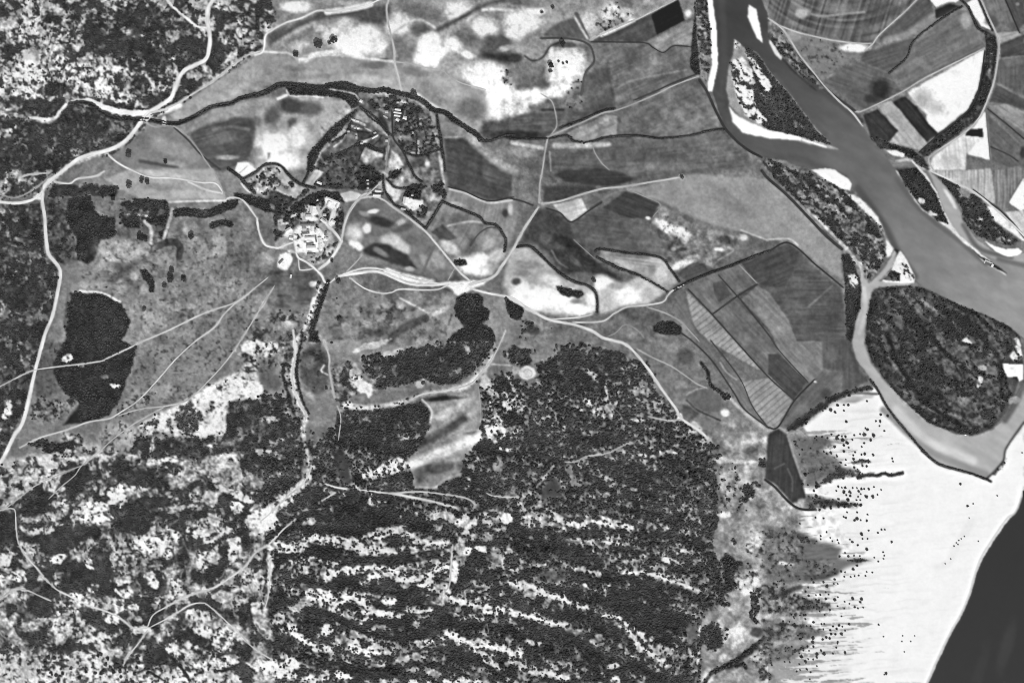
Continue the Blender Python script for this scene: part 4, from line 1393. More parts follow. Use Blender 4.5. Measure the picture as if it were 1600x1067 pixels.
W 245 18 45 -10 1200,490 .95
W 245 110 18 12 1280,548 1
W 240 100 28 15 1470,600 .9
W 215 70 10 0 1370,485 .7
W 245 22 60 -15 240,740 .95
W 245 120 28 25 350,820 1
W 225 30 40 0 440,730 .8
W 245 40 50 0 620,825 .9
W 225 60 40 0 720,855 .8
W 190 100 30 0 820,830 .5
W 205 60 30 0 920,910 .6
W 175 120 30 0 1080,900 .5
W 180 100 30 0 1050,820 .4
W 245 110 22 30 1280,785 1
W 245 60 25 30 1390,860 1
W 245 60 25 30 1470,930 1
W 235 60 14 0 1560,845 .9
W 190 60 20 0 1420,800 .6
W 245 140 55 10 110,980 .95
W 240 70 50 0 210,950 .8
W 225 80 30 0 350,1040 .8
W 245 60 22 10 540,1010 .95
W 245 45 16 0 990,1055 .95
W 245 110 24 0 1300,1050 1
R 2.6 205 pale vertical ride through the dune ridges; 1230,195 1222,320 1212,440 1180,490 1200,530
R 2.6 215 thin pale track along the ridges' west end; 95,290 90,430 80,520 60,600
VS .55 15 w 130,190 250,215 340,165 450,165 560,190 680,225 850,232
S 216 6 4.5 130,190 250,215 340,165 450,165 560,190 680,225 850,232
VS .16 6 w 130,190 250,215 340,165 450,165 560,190 680,225 850,232
VS .55 14 w 720,140 800,112 900,100 965,140
S 216 5 4.5 720,140 800,112 900,100 965,140
VS .16 5 w 720,140 800,112 900,100 965,140
VS .55 14 w 670,440 740,390 830,380 910,415 1000,405 1100,370 1200,325
S 216 5 4.5 670,440 740,390 830,380 910,415 1000,405 1100,370 1200,325
VS .16 5 w 670,440 740,390 830,380 910,415 1000,405 1100,370 1200,325
VS .55 15 w 340,480 430,540 520,565 600,525 690,575 760,620 890,642
S 216 6 4.5 340,480 430,540 520,565 600,525 690,575 760,620 890,642
VS .16 6 w 340,480 430,540 520,565 600,525 690,575 760,620 890,642
VS .55 14 w 940,600 1020,612 1100,605
S 216 5 4.5 940,600 1020,612 1100,605
VS .16 5 w 940,600 1020,612 1100,605
VS .55 14 w 1180,490 1210,530 1300,555 1400,580 1510,592 1600,612
S 216 5 4.5 1180,490 1210,530 1300,555 1400,580 1510,592 1600,612
VS .16 5 w 1180,490 1210,530 1300,555 1400,580 1510,592 1600,612
VS .55 15 w 210,690 250,760 350,820 460,862
S 216 6 4.5 210,690 250,760 350,820 460,862
VS .16 6 w 210,690 250,760 350,820 460,862
VS .55 14 w 600,800 640,840 740,872 860,860
S 216 5 4.5 600,800 640,840 740,872 860,860
VS .16 5 w 600,800 640,840 740,872 860,860
VS .55 15 w 1190,750 1280,790 1360,840 1430,890 1510,955
S 216 6 4.5 1190,750 1280,790 1360,840 1430,890 1510,955
VS .16 6 w 1190,750 1280,790 1360,840 1430,890 1510,955
VS .55 13.5 w 1340,842 1450,832 1600,850
S 216 4.5 4.5 1340,842 1450,832 1600,850
VS .16 4.5 w 1340,842 1450,832 1600,850
VS .55 14 w 1190,1050 1350,1050
S 216 5 4.5 1190,1050 1350,1050
VS .16 5 w 1190,1050 1350,1050
VS .55 13 w 650,340 760,330 860,350
S 216 4 4.5 650,340 760,330 860,350
VS .16 4 w 650,340 760,330 860,350
VS .55 13 w 980,150 1080,185 1200,180
S 216 4 4.5 980,150 1080,185 1200,180
VS .16 4 w 980,150 1080,185 1200,180
@23
K .98 300 50 8 300,240
K .98 300 50 5 250,770
K .97 330 60 5 950,500
K .97 200 40 10 550,400
K .96 150 60 0 700,560
K .97 250 40 15 300,620
K .97 250 60 10 500,930
K .97 150 50 0 200,870
K .96 120 60 0 900,800
K .95 150 60 0 950,700
W 245 100 22 22 310,45 1
W 240 60 18 15 410,78 .9
W 205 100 30 5 600,60 .7
W 235 30 25 0 730,95 .8
W 190 80 25 0 640,170 .5
W 190 60 30 0 520,180 .5
W 235 50 12 5 430,348 .9
W 215 40 10 -20 530,385 .8
W 240 90 16 12 250,515 .95
W 240 70 16 15 390,572 .95
W 225 130 16 8 110,645 .9
W 205 80 10 8 270,685 .8
W 190 50 20 0 80,440 .6
W 245 40 60 40 20,880 .95
W 245 90 26 20 110,980 .95
W 235 60 20 15 260,1010 .9
W 235 25 20 0 340,1025 .9
W 205 60 12 0 150,810 .6
W 245 45 18 0 640,952 .95
W 225 30 30 0 650,1040 .8
W 235 22 14 0 720,372 .8
W 220 70 8 0 850,382 .8
W 225 20 20 0 820,272 .8
W 225 22 20 0 965,300 .8
W 205 70 20 25 1060,440 .8
W 190 60 40 0 1090,410 .5
W 210 110 24 30 750,740 .8
W 195 120 50 15 850,830 .7
W 215 30 30 0 940,930 .8
W 185 40 30 0 1000,880 .6
W 190 50 30 0 640,660 .6
V .7 0 w 4 1050,20 1150,0 1260,80 1250,250 1150,250 1080,150
W 170 60 60 0 1130,80 .5
W 200 60 12 0 1100,240 .7
P 90 4 160,360 300,340 350,400 250,440 170,420
V .3 0 w 4 160,360 300,340 350,400 250,440 170,420
P 110 3 1080,730 1160,660 1165,800 1110,820
V .05 0 w 3 1080,730 1160,660 1165,800 1110,820
S 200 2.5 1.5 1172,650 1170,800 1160,940
V .98 0 w 2 840,1020 900,1000 1100,1010 1110,1067 830,1067
VS .55 13.5 w -20,620 100,640 200,670 340,697
S 216 4.5 4.5 -20,620 100,640 200,670 340,697
VS .16 4.5 w -20,620 100,640 200,670 340,697
VS .55 14 w 30,430 130,460 220,510 310,530 370,570 460,592
S 216 5 4.5 30,430 130,460 220,510 310,530 370,570 460,592
VS .16 5 w 30,430 130,460 220,510 310,530 370,570 460,592
VS .55 15 w 240,5 320,50 400,80 460,66
S 216 6 4.5 240,5 320,50 400,80 460,66
VS .16 6 w 240,5 320,50 400,80 460,66
VS .55 13.5 w 500,50 620,75 740,95
S 216 4.5 4.5 500,50 620,75 740,95
VS .16 4.5 w 500,50 620,75 740,95
VS .55 15 w -20,850 60,950 140,990 260,1010 345,1030
S 216 6 4.5 -20,850 60,950 140,990 260,1010 345,1030
VS .16 6 w -20,850 60,950 140,990 260,1010 345,1030
VS .55 13.5 w 560,640 680,660 720,730 770,790 850,870 945,932
S 216 4.5 4.5 560,640 680,660 720,730 770,790 850,870 945,932
VS .16 4.5 w 560,640 680,660 720,730 770,790 850,870 945,932
VS .55 13.2 w 700,370 860,380 930,402 1060,450 1170,492
S 216 4.2 4.5 700,370 860,380 930,402 1060,450 1170,492
VS .16 4.2 w 700,370 860,380 930,402 1060,450 1170,492
VS .55 13.2 w 390,345 470,360 545,382
S 216 4.2 4.5 390,345 470,360 545,382
VS .16 4.2 w 390,345 470,360 545,382
VS .55 13.2 w -10,430 80,470
S 216 4.2 4.5 -10,430 80,470
VS .16 4.2 w -10,430 80,470
VS .55 13 w 100,800 180,815
S 216 4 4.5 100,800 180,815
VS .16 4 w 100,800 180,815
VS .55 13 w 560,180 680,200
S 216 4 4.5 560,180 680,200
VS .16 4 w 560,180 680,200
# east strip
B 155 80 60 0 1430,60 .7
B 215 45 22 0 1330,12 .9
B 185 80 70 0 1540,160 .8
B 205 90 90 0 1480,420 .9
B 235 60 30 0 1480,490 .9
V .22 0 h 4 1400,340 1570,300 1590,400 1520,490 1440,490 1390,430
V .2 0 h 4 1480,120 1599,100 1599,300 1450,250
B 160 70 60 0 1430,600 .7
B 178 80 90 0 1390,790 .8
B 205 50 40 0 1400,730 .7
B 215 45 35 10 1330,915 .9
B 210 60 110 0 1570,620 .9
V .24 0 h 4 1540,500 1599,480 1599,720 1530,700
B 205 30 40 0 1300,690 .9
B 200 70 60 -30 1560,880 .8
B 190 50 40 -40 1230,1020 .8
V .2 0 h 4 1480,880 1599,800 1599,1000 1500,960
F 88 2 plot;small dark plot at the sand flat's western edge;field 1500,715 1560,722 1610,735 1540,785 1482,765
V .97 0 w 2 1300,300 1335,258 1380,290 1442,310 1385,385 1395,480 1300,500 1245,485 1330,430 1320,360
P 80 3 1300,300 1335,258 1380,290 1442,310 1385,385 1395,480 1300,500 1245,485 1330,430 1320,360
VB .95 75 75 0 1260,775 w
VB .95 30 90 0 1515,590 w
VS .7 6 w 1620,750 1480,860 1350,950 1250,1000 1200,1060
VS .95 6 w 1170,590 1270,565 1350,575
VB .9 40 15 0 1580,235 w
VB .9 20 15 0 1385,185 w
VB .9 40 30 0 1550,500 w
VS .8 5 w 1400,960 1440,940 1460,970
S 75 8 4 1600,790 1480,870 1350,960
@--
N .3 22 8 1120,650 1230,680 1270,850 1230,1000 1180,1067 1100,1067 1120,900
N .2 7 6 1120,650 1230,680 1330,850 1270,1000 1180,1067 1100,1067 1120,900
N .3 14 4 660,620 750,610 755,690 700,760 640,760
@32
F 120 2 field;light grey end of the ribbon field near the dark thicket;field 75,0 330,0 342,170 292,232 252,250 62,60
B 132 60 60 30 230,130 .6
F 84 1.5 field;dark rectangular end of the ribbon field;field 60,70 245,252 155,362 0,202 0,80
F 146 1.5 field;pale ribbed end of the ribbon field at the hedge corner;field 0,225 150,370 60,522 0,522 -80,430 -170,250;comb
F 104 3 field;grey wedge-shaped field against the sand flat's dark rim;field 292,242 342,182 470,182 442,302 332,402 202,482 142,560 72,530 160,382
B 75 40 40 0 360,320 .7
B 125 60 30 -40 200,420 .6
B 185 15 8 20 290,250 .9
F 90 3 field;dark thicket-edged field beside the backwater;field 342,-10 500,-10 530,60 570,172 622,242 540,292 462,322 472,182 342,172
B 112 50 60 0 400,80 .6
D 2.4 60 dark ditch round the hedge corner below the ribbon fields; -10,530 60,532 160,372 290,235
P 66 3 110,560 160,500 250,440 380,350 480,310 600,280 660,275 650,300 540,320 400,375 260,480 170,550
V .9 0 h 2 110,555 160,500 250,440 380,350 480,310 600,275 660,270 650,295 540,315 400,375 260,485 170,552
B 150 90 30 -10 520,360 .7
B 150 40 20 0 620,340 .5
S 120 3 2 470,330 560,320 680,325
P 120 6 140,590 330,592 390,610 400,645 330,650 340,680 430,720 480,790 470,830 280,900 225,880 160,700
B 100 60 25 0 330,620 .9
V .12 0 h 3 160,600 380,610 440,740 460,820 250,880
B 90 120 40 -10 450,820 .8
V .8 0 h 2 280,905 440,790 560,800 570,840 450,850 330,900
V .9 0 h 1 480,760 560,740 620,738 645,750 560,765
VS .97 5 h 560,845 620,830 680,835 720,822 770,832 840,818
S 66 3 1.5 560,845 620,830 680,835 720,822 770,832 840,818
F 74 2 field;dark tongue-shaped field between pale strip and sand;field 0,575 60,540 120,580 170,720 215,870 240,985 150,1010 40,885 -20,850
S 96 2 1.5 40,790 100,760
S 94 2 1.5 120,790 150,860 150,930
S 140 3 2 125,590 165,720 210,850
D 4 54 dark scrub rim at the tongue-shaped field's foot; -20,860 40,905 130,1000 200,1042 300,1048
B 175 30 25 0 210,1000 .7
P 120 3 230,960 330,960 400,980 560,1010 420,1035 220,1040
V .7 0 h 2 240,950 330,970 450,1000 580,1010 570,1030 430,1035 250,1042
H 4 dark scrub rim along the backwater's sandy west bank; 640,235 690,310 740,400 800,480 880,575 960,670 1050,750 1150,790 1250,815 1350,852 1390,872
S 70 3 1.5 960,680 1060,760 1140,785
S 90 2.5 1.5 1370,850 1420,800 1470,740 1490,660 1599,500
V .7 0 h 1 1400,830 1470,745 1495,720 1490,760 1420,830
@33
P 118 5 -40,80 150,95 320,180 452,222 430,290 540,285 660,305 500,328 400,400 200,440 100,440 -40,420
B 78 70 30 0 180,150 .7
B 150 90 30 10 130,230 .8
B 215 60 14 5 100,320 .9
V .22 0 h 3 -40,80 150,110 250,160 240,300 100,330 300,350 200,430 -40,420
V .5 0 h 3 100,110 300,180 280,200 100,150
V .35 0 h 3 240,300 400,290 420,380 220,420
S 90 7 4 240,410 350,400 420,370
V .97 0 h 0 480,300 560,285 650,303 560,312
P 135 5 -40,440 100,450 200,470 150,490 250,540 370,560 390,590 300,620 150,645 -40,650
V .4 0 h 3 -40,450 100,450 140,500 250,540 390,580 300,620 150,645 -40,650
V .85 0 h 2 220,555 350,550 385,580 330,600 210,610
S 85 6 3 60,520 150,480 200,465
P 125 4 -40,660 80,690 250,705 340,740 300,775 120,805 -40,800
V .4 0 h 3 -40,700 80,690 250,700 340,735 290,775 100,800 -40,800
V .95 0 h 1 60,690 200,700 330,735 180,715
P 165 5 -60,810 100,830 250,835 160,870 180,905 60,930 -60,940
V .4 0 h 3 -60,810 100,830 250,838 160,870 180,905 60,930 -60,940
V .95 0 h 1 150,862 250,832 260,842 160,875
P 130 4 -60,960 20,1010 50,1040 -60,1060
V .7 0 h 2 -60,960 20,1010 50,1040 -60,1060
S 234 9 6 1060,340 1130,310 1160,240 1210,160 1270,60
V .03 0 h 2 1120,320 1160,230 1200,140 1250,60 1280,40 1230,170 1160,300
@c
Q 3.6 540,325 1075,640 960,630 745,735 620,680 690,700 ;stout dark shrub on the sand flat's northern lobe
Q 2.6 595,352 625,265 760,262 1165,383 1252,398 1157,465 735,470 1000,570 725,657 705,840 588,785 542,858 825,937 1070,885 965,872 705,765 240,455 1040,700 ;mid-sized dark shrub on the sand flat's northern lobe
Q 1.9 705,262 705,332 993,213 1105,463 1150,523 975,552 835,638 908,625 550,628 500,675 433,660 362,655 958,738 928,783 765,793 620,903 490,868 455,845 730,945 822,890 925,880 1308,928 1318,965 1210,585 185,820 290,805 640,640 680,655 625,650 845,850 810,695 670,980 725,1010 840,975 835,1040 935,1020 ;tiny dark shrub on the sand flat's northern lobe
@d
Q 3.2 1225,445 945,388 1020,390 1110,720 1165,912 1305,445 975,555 1085,550 995,485 600,440 ;stout dark shrub below the long finger of shrubs
Q 2.4 1075,82 1255,350 1025,435 878,475 1035,540 1160,545 875,320 962,332 1078,740 968,708 1230,745 1050,1010 1230,65 1165,348 570,372 655,110 430,290 780,590 880,570 700,580 640,610 1130,378 ;mid-sized dark shrub below the long finger of shrubs
Q 1.8 1320,323 1180,60 1055,335 1108,338 1198,348 1155,412 1122,445 1102,487 1150,487 975,425 850,372 920,332 1240,668 1155,738 940,695 985,640 1255,868 1370,895 1178,970 1240,970 1020,980 1120,1048 800,1000 775,958 655,935 655,975 865,985 880,1022 730,887 590,705 690,715 395,780 1415,855 1455,855 1410,360 1365,420 1545,1010 495,300 1110,640 ;tiny dark shrub below the long finger of shrubs
@e
Q 3 1230,62 1055,675 1165,682 735,525 1060,310 830,690 ;stout dark shrub on the sand flat's middle fingers
Q 2.3 690,472 1110,265 1000,148 890,150 1150,720 1080,782 910,338 830,312 565,475 650,628 720,680 505,640 770,820 465,590 830,437 568,970 885,1010 1012,995 ;mid-sized dark shrub on the sand flat's middle fingers
Q 1.7 1115,12 1435,97 1450,140 960,105 1072,140 1145,145 1375,212 1230,342 1300,350 960,348 950,402 1030,405 1080,395 1130,388 1215,392 820,492 868,492 500,535 718,598 755,625 595,632 870,658 955,715 865,770 1015,740 950,800 1120,797 1185,787 705,878 462,932 700,992 665,992 915,897 1378,1000 805,1022 1325,165 1440,180 325,920 ;tiny dark shrub on the sand flat's middle fingers
@f
Q 3.2 625,745 715,500 768,650 720,450 858,645 575,680 1075,398 ;stout dark shrub on the sand flat's southern fingers
Q 2.3 725,252 1045,290 1015,335 935,350 945,398 840,465 928,452 885,440 642,838 765,690 1000,402 1120,632 1170,275 820,605 500,600 575,575 650,555 725,555 ;mid-sized dark shrub on the sand flat's southern fingers
Q 1.7 625,212 825,275 860,272 972,302 1085,305 848,340 1025,515 1030,495 1010,568 968,642 768,798 515,865 558,845 690,875 680,962 548,775 660,710 722,715 600,605 548,640 865,160 1540,282 365,745 430,750 205,785 670,608 640,300 690,300 1120,355 ;tiny dark shrub on the sand flat's southern fingers
@33
Q 2.6 735,1005 480,875 770,185 ;lone dark shrub far out on the white beach
Q 1.4 1312,180 1185,200 1205,165 1140,290 890,805 835,805 720,775 690,700 850,870 740,1000 725,1012 1160,210 1225,150 1255,35 405,880 915,770 840,770 1175,190 1190,175 1105,320 ;tiny bush on the open white beach near the sea
@32
Q 2.4 1200,888 1245,1025 ;small lone bush on the bright sand below the backwater
Q 1.6 1430,960 1585,692 1280,1010 ;speck-like bush near the beach's eastern end
@--
"""

# ------------------------------------------------------------------ survey rasters (one cell = one survey unit)
W, H = 1600, 1067
rng = np.random.default_rng(7)
random.seed(7)
TILES = {'--': (0, 0, 1), 'a': (360, 240, 8), 'b': (430, 300, 7.117), 'g': (530, 140, 8.894), 'h': (560, 250, 9.7),
         'c': (1230, 600, 8), 'd': (1200, 720, 8), 'e': (1200, 850, 8), 'f': (1180, 940, 8)}
for c in range(4):
    for r, oy in enumerate((0, 267, 534, 800)):
        TILES['%d%d' % (c, r)] = (400 * c, oy, 4)

_lat = {}
def vnoise(x, y, scale, seed):
    if seed not in _lat:
        _lat[seed] = np.random.default_rng(seed + 1000).random((256, 256)).astype(np.float32)
    L = _lat[seed]
    x = x / scale + seed * 7.31; y = y / scale + seed * 3.77
    xi = np.floor(x).astype(np.int32); yi = np.floor(y).astype(np.int32)
    fx = (x - xi).astype(np.float32); fy = (y - yi).astype(np.float32)
    fx = fx * fx * (3 - 2 * fx); fy = fy * fy * (3 - 2 * fy)
    x0 = xi & 255; x1 = (xi + 1) & 255; y0 = yi & 255; y1 = (yi + 1) & 255
    return (L[y0, x0] * (1 - fx) + L[y0, x1] * fx) * (1 - fy) + (L[y1, x0] * (1 - fx) + L[y1, x1] * fx) * fy

def fbm(x, y, scale, seed, octaves=4, gain=0.55):
    s = 0; a = 1.0; t = 0
    for o in range(octaves):
        s = s + a * vnoise(x, y, scale / 2 ** o, seed + o * 13)
        t += a; a *= gain
    return s / t

YY, XX = np.meshgrid(np.arange(H, dtype=np.float32) + .5, np.arange(W, dtype=np.float32) + .5, indexing='ij')
wx1 = fbm(XX, YY, 9, 1, 3) - .5; wy1 = fbm(XX, YY, 9, 2, 3) - .5
wx2 = fbm(XX, YY, 26, 3, 4) - .5; wy2 = fbm(XX, YY, 26, 4, 4) - .5
rag = fbm(XX, YY, 7, 5, 3) - .5

def uniformise(n):
    s = np.sort(n.ravel()[::37])
    return np.searchsorted(s, n).astype(np.float32) / len(s)
NZ = [uniformise(fbm(XX, YY, 5.0, 21, 3, .7)),
      uniformise(fbm(XX + wx2 * 10, YY + wy2 * 10, 11, 22, 4, .68)),
      uniformise(fbm(XX + wx2 * 24, YY + wy2 * 24, 24, 23, 5, .72))]
_u = XX * .74 + YY * .67 + wx2 * 30; _v = -XX * .67 + YY * .74 + wy2 * 26
NZ.append(uniformise(fbm(_u * .28, _v * 1.15, 8, 24, 4, .66) + .35 * fbm(XX, YY, 4, 25, 2)))

T = np.full((H, W), 120, np.float32)          # film tone of bare soil / sward, 0-255
C = np.zeros((H, W), np.float32)              # fraction of the ground under trees or bushes
M = np.zeros((H, W), np.float32)              # grain of that cover
KIND = np.zeros((H, W), np.uint8)             # which kind of vegetation
LAB = np.zeros((H, W), np.int16)              # which piece of land
KEEP = np.zeros((H, W), bool)                 # roads and yards: nothing grows
LANDS = [('ground', 'uneven grey and white open ground of meadows, heath and dunes', 'ground')]
KINDS = 'whigkc'
ROADS, DITCHES, HEDGES, LONE, SHRUBS = [], [], [], [], []

def sstep(a, b, v):
    t = np.clip((v - a) / (b - a), 0, 1)
    return t * t * (3 - 2 * t)

def blur(a, sigma):
    if sigma < .25: return a
    r = max(1, int(sigma * 2.6 + .5))
    k = np.exp(-.5 * (np.arange(-r, r + 1) / sigma) ** 2); k /= k.sum()
    for ax in (0, 1):
        pad = [(0, 0), (0, 0)]; pad[ax] = (r, r)
        p = np.pad(a, pad, mode='edge'); o = np.zeros_like(a)
        n = a.shape[ax]
        for i, w in enumerate(k):
            o += np.float32(w) * (p[i:i + n] if ax == 0 else p[:, i:i + n])
        a = o
    return a

def box(x0, y0, x1, y1, pad):
    X0 = max(0, int(x0 - pad)); X1 = min(W, int(x1 + pad) + 2); Y0 = max(0, int(y0 - pad)); Y1 = min(H, int(y1 + pad) + 2)
    if X0 >= X1 or Y0 >= Y1: return None
    return (slice(Y0, Y1), slice(X0, X1))

def poly_mask(pts, feather, warp=None):
    xs = [p[0] for p in pts]; ys = [p[1] for p in pts]
    s = box(min(xs), min(ys), max(xs), max(ys), 4 + feather * 4)
    if s is None: return None, None
    wa = (.8 + 1.1 * feather) if warp is None else warp
    wb = max(0, feather - 1.5) * 2.2
    X = XX[s] + wx1[s] * wa + wx2[s] * wb; Y = YY[s] + wy1[s] * wa + wy2[s] * wb
    m = np.zeros(X.shape, bool)
    for i in range(len(pts)):
        (x0, y0), (x1, y1) = pts[i], pts[i - 1]
        if y0 == y1: continue
        c = (y0 > Y) != (y1 > Y)
        m ^= c & (X < (x1 - x0) * (Y - y0) / (y1 - y0) + x0)
    return s, blur(m.astype(np.float32), feather * .6)

def line_dist(pts, reach, warp=.8):
    xs = [p[0] for p in pts]; ys = [p[1] for p in pts]
    s = box(min(xs), min(ys), max(xs), max(ys), reach + 3)
    if s is None: return None, None
    D = np.full(XX[s].shape, 1e6, np.float32)
    oy, ox = s[0].start, s[1].start
    for (x0, y0), (x1, y1) in zip(pts[:-1], pts[1:]):
        q = box(min(x0, x1), min(y0, y1), max(x0, x1), max(y0, y1), reach + 3)
        if q is None: continue
        X = XX[q] + wx1[q] * warp; Y = YY[q] + wy1[q] * warp
        dx, dy = x1 - x0, y1 - y0
        t = np.clip(((X - x0) * dx + (Y - y0) * dy) / (dx * dx + dy * dy + 1e-6), 0, 1)
        dd = np.hypot(X - x0 - t * dx, Y - y0 - t * dy)
        l = (slice(q[0].start - oy, q[0].stop - oy), slice(q[1].start - ox, q[1].stop - ox))
        D[l] = np.minimum(D[l], dd)
    return s, D

def spline(pts, step=3.0):
    P = [np.array(p, float) for p in pts]
    if len(P) == 2:
        n = max(2, int(np.hypot(*(P[1] - P[0])) / step) + 1)
        return [tuple(P[0] + (P[1] - P[0]) * i / (n - 1)) for i in range(n)]
    E = [2 * P[0] - P[1]] + P + [2 * P[-1] - P[-2]]
    out = []
    for i in range(1, len(E) - 2):
        a, b, c, e = E[i - 1], E[i], E[i + 1], E[i + 2]
        n = max(1, int(np.hypot(*(c - b)) / step + .5))
        for j in range(n):
            t = j / n
            out.append(tuple(.5 * (2 * b + (c - a) * t + (2 * a - 5 * b + 4 * c - e) * t * t + (3 * b - a - 3 * c + e) * t ** 3)))
    out.append(tuple(P[-1]))
    return out

def extend(pts):
    pts = list(pts)
    for end in (0, -1):
        p, q = pts[end], pts[1 if end == 0 else -2]
        if p[0] < 4 or p[1] < 4 or p[0] > W - 4 or p[1] > H - 4:
            v = np.array(p) - np.array(q); v = v / (np.hypot(*v) + 1e-6)
            n = tuple(np.array(p) + v * 70)
            pts = [n] + pts if end == 0 else pts + [n]
    return pts

def blob_alpha(cx, cy, rx, ry, rot, warp, ragged):
    R = max(rx, ry) * 1.4 + 12
    s = box(cx - R, cy - R, cx + R, cy + R, 0)
    if s is None: return None, None
    dx = XX[s] + wx1[s] * warp * .5 + wx2[s] * warp - cx
    dy = YY[s] + wy1[s] * warp * .5 + wy2[s] * warp - cy
    ca, sa = math.cos(math.radians(rot)), math.sin(math.radians(rot))
    u = (dx * ca + dy * sa) / rx; v = (-dx * sa + dy * ca) / ry
    r = np.sqrt(u * u + v * v) + ragged * rag[s]
    return s, r

def blend(s, tone, a):
    T[s] = T[s] * (1 - a) + tone * a

def veg(s, cover, mix, kind, a):
    C[s] = C[s] * (1 - a) + cover * a
    h = a > .5
    if mix is not None: M[s][h] = mix
    if kind: KIND[s][h] = KINDS.index(kind)

def furrows(s, m, style):
    X, Y = XX[s], YY[s]
    if style == 'v':
        q = np.sin(X * 1.25 + wx2[s] * 5) * 7 + (vnoise(X * 4.0, Y * .25, 9, 41) - .5) * 34
    elif style == 'comb':
        u = X * .62 + Y * .78
        q = np.where(np.sin(u * .78 + wx2[s] * 3) > .6, -17, 2) + (vnoise(u * 3, (X - Y) * .2, 8, 42) - .5) * 18
    else:
        r = np.hypot(X - 1320, Y + 120)
        q = (vnoise(r * 2.4, X * .15, 9, 43) - .5) * 34 + (vnoise(X * 2.6 + Y * .8, Y * .12, 8, 44) - .5) * 36
    T[s] += q * m

def coords(txt, tile):
    ox, oy, sc = TILES[tile]
    return [(ox + float(a) / sc, oy + float(b) / sc) for a, b in (p.split(',') for p in txt.split())]

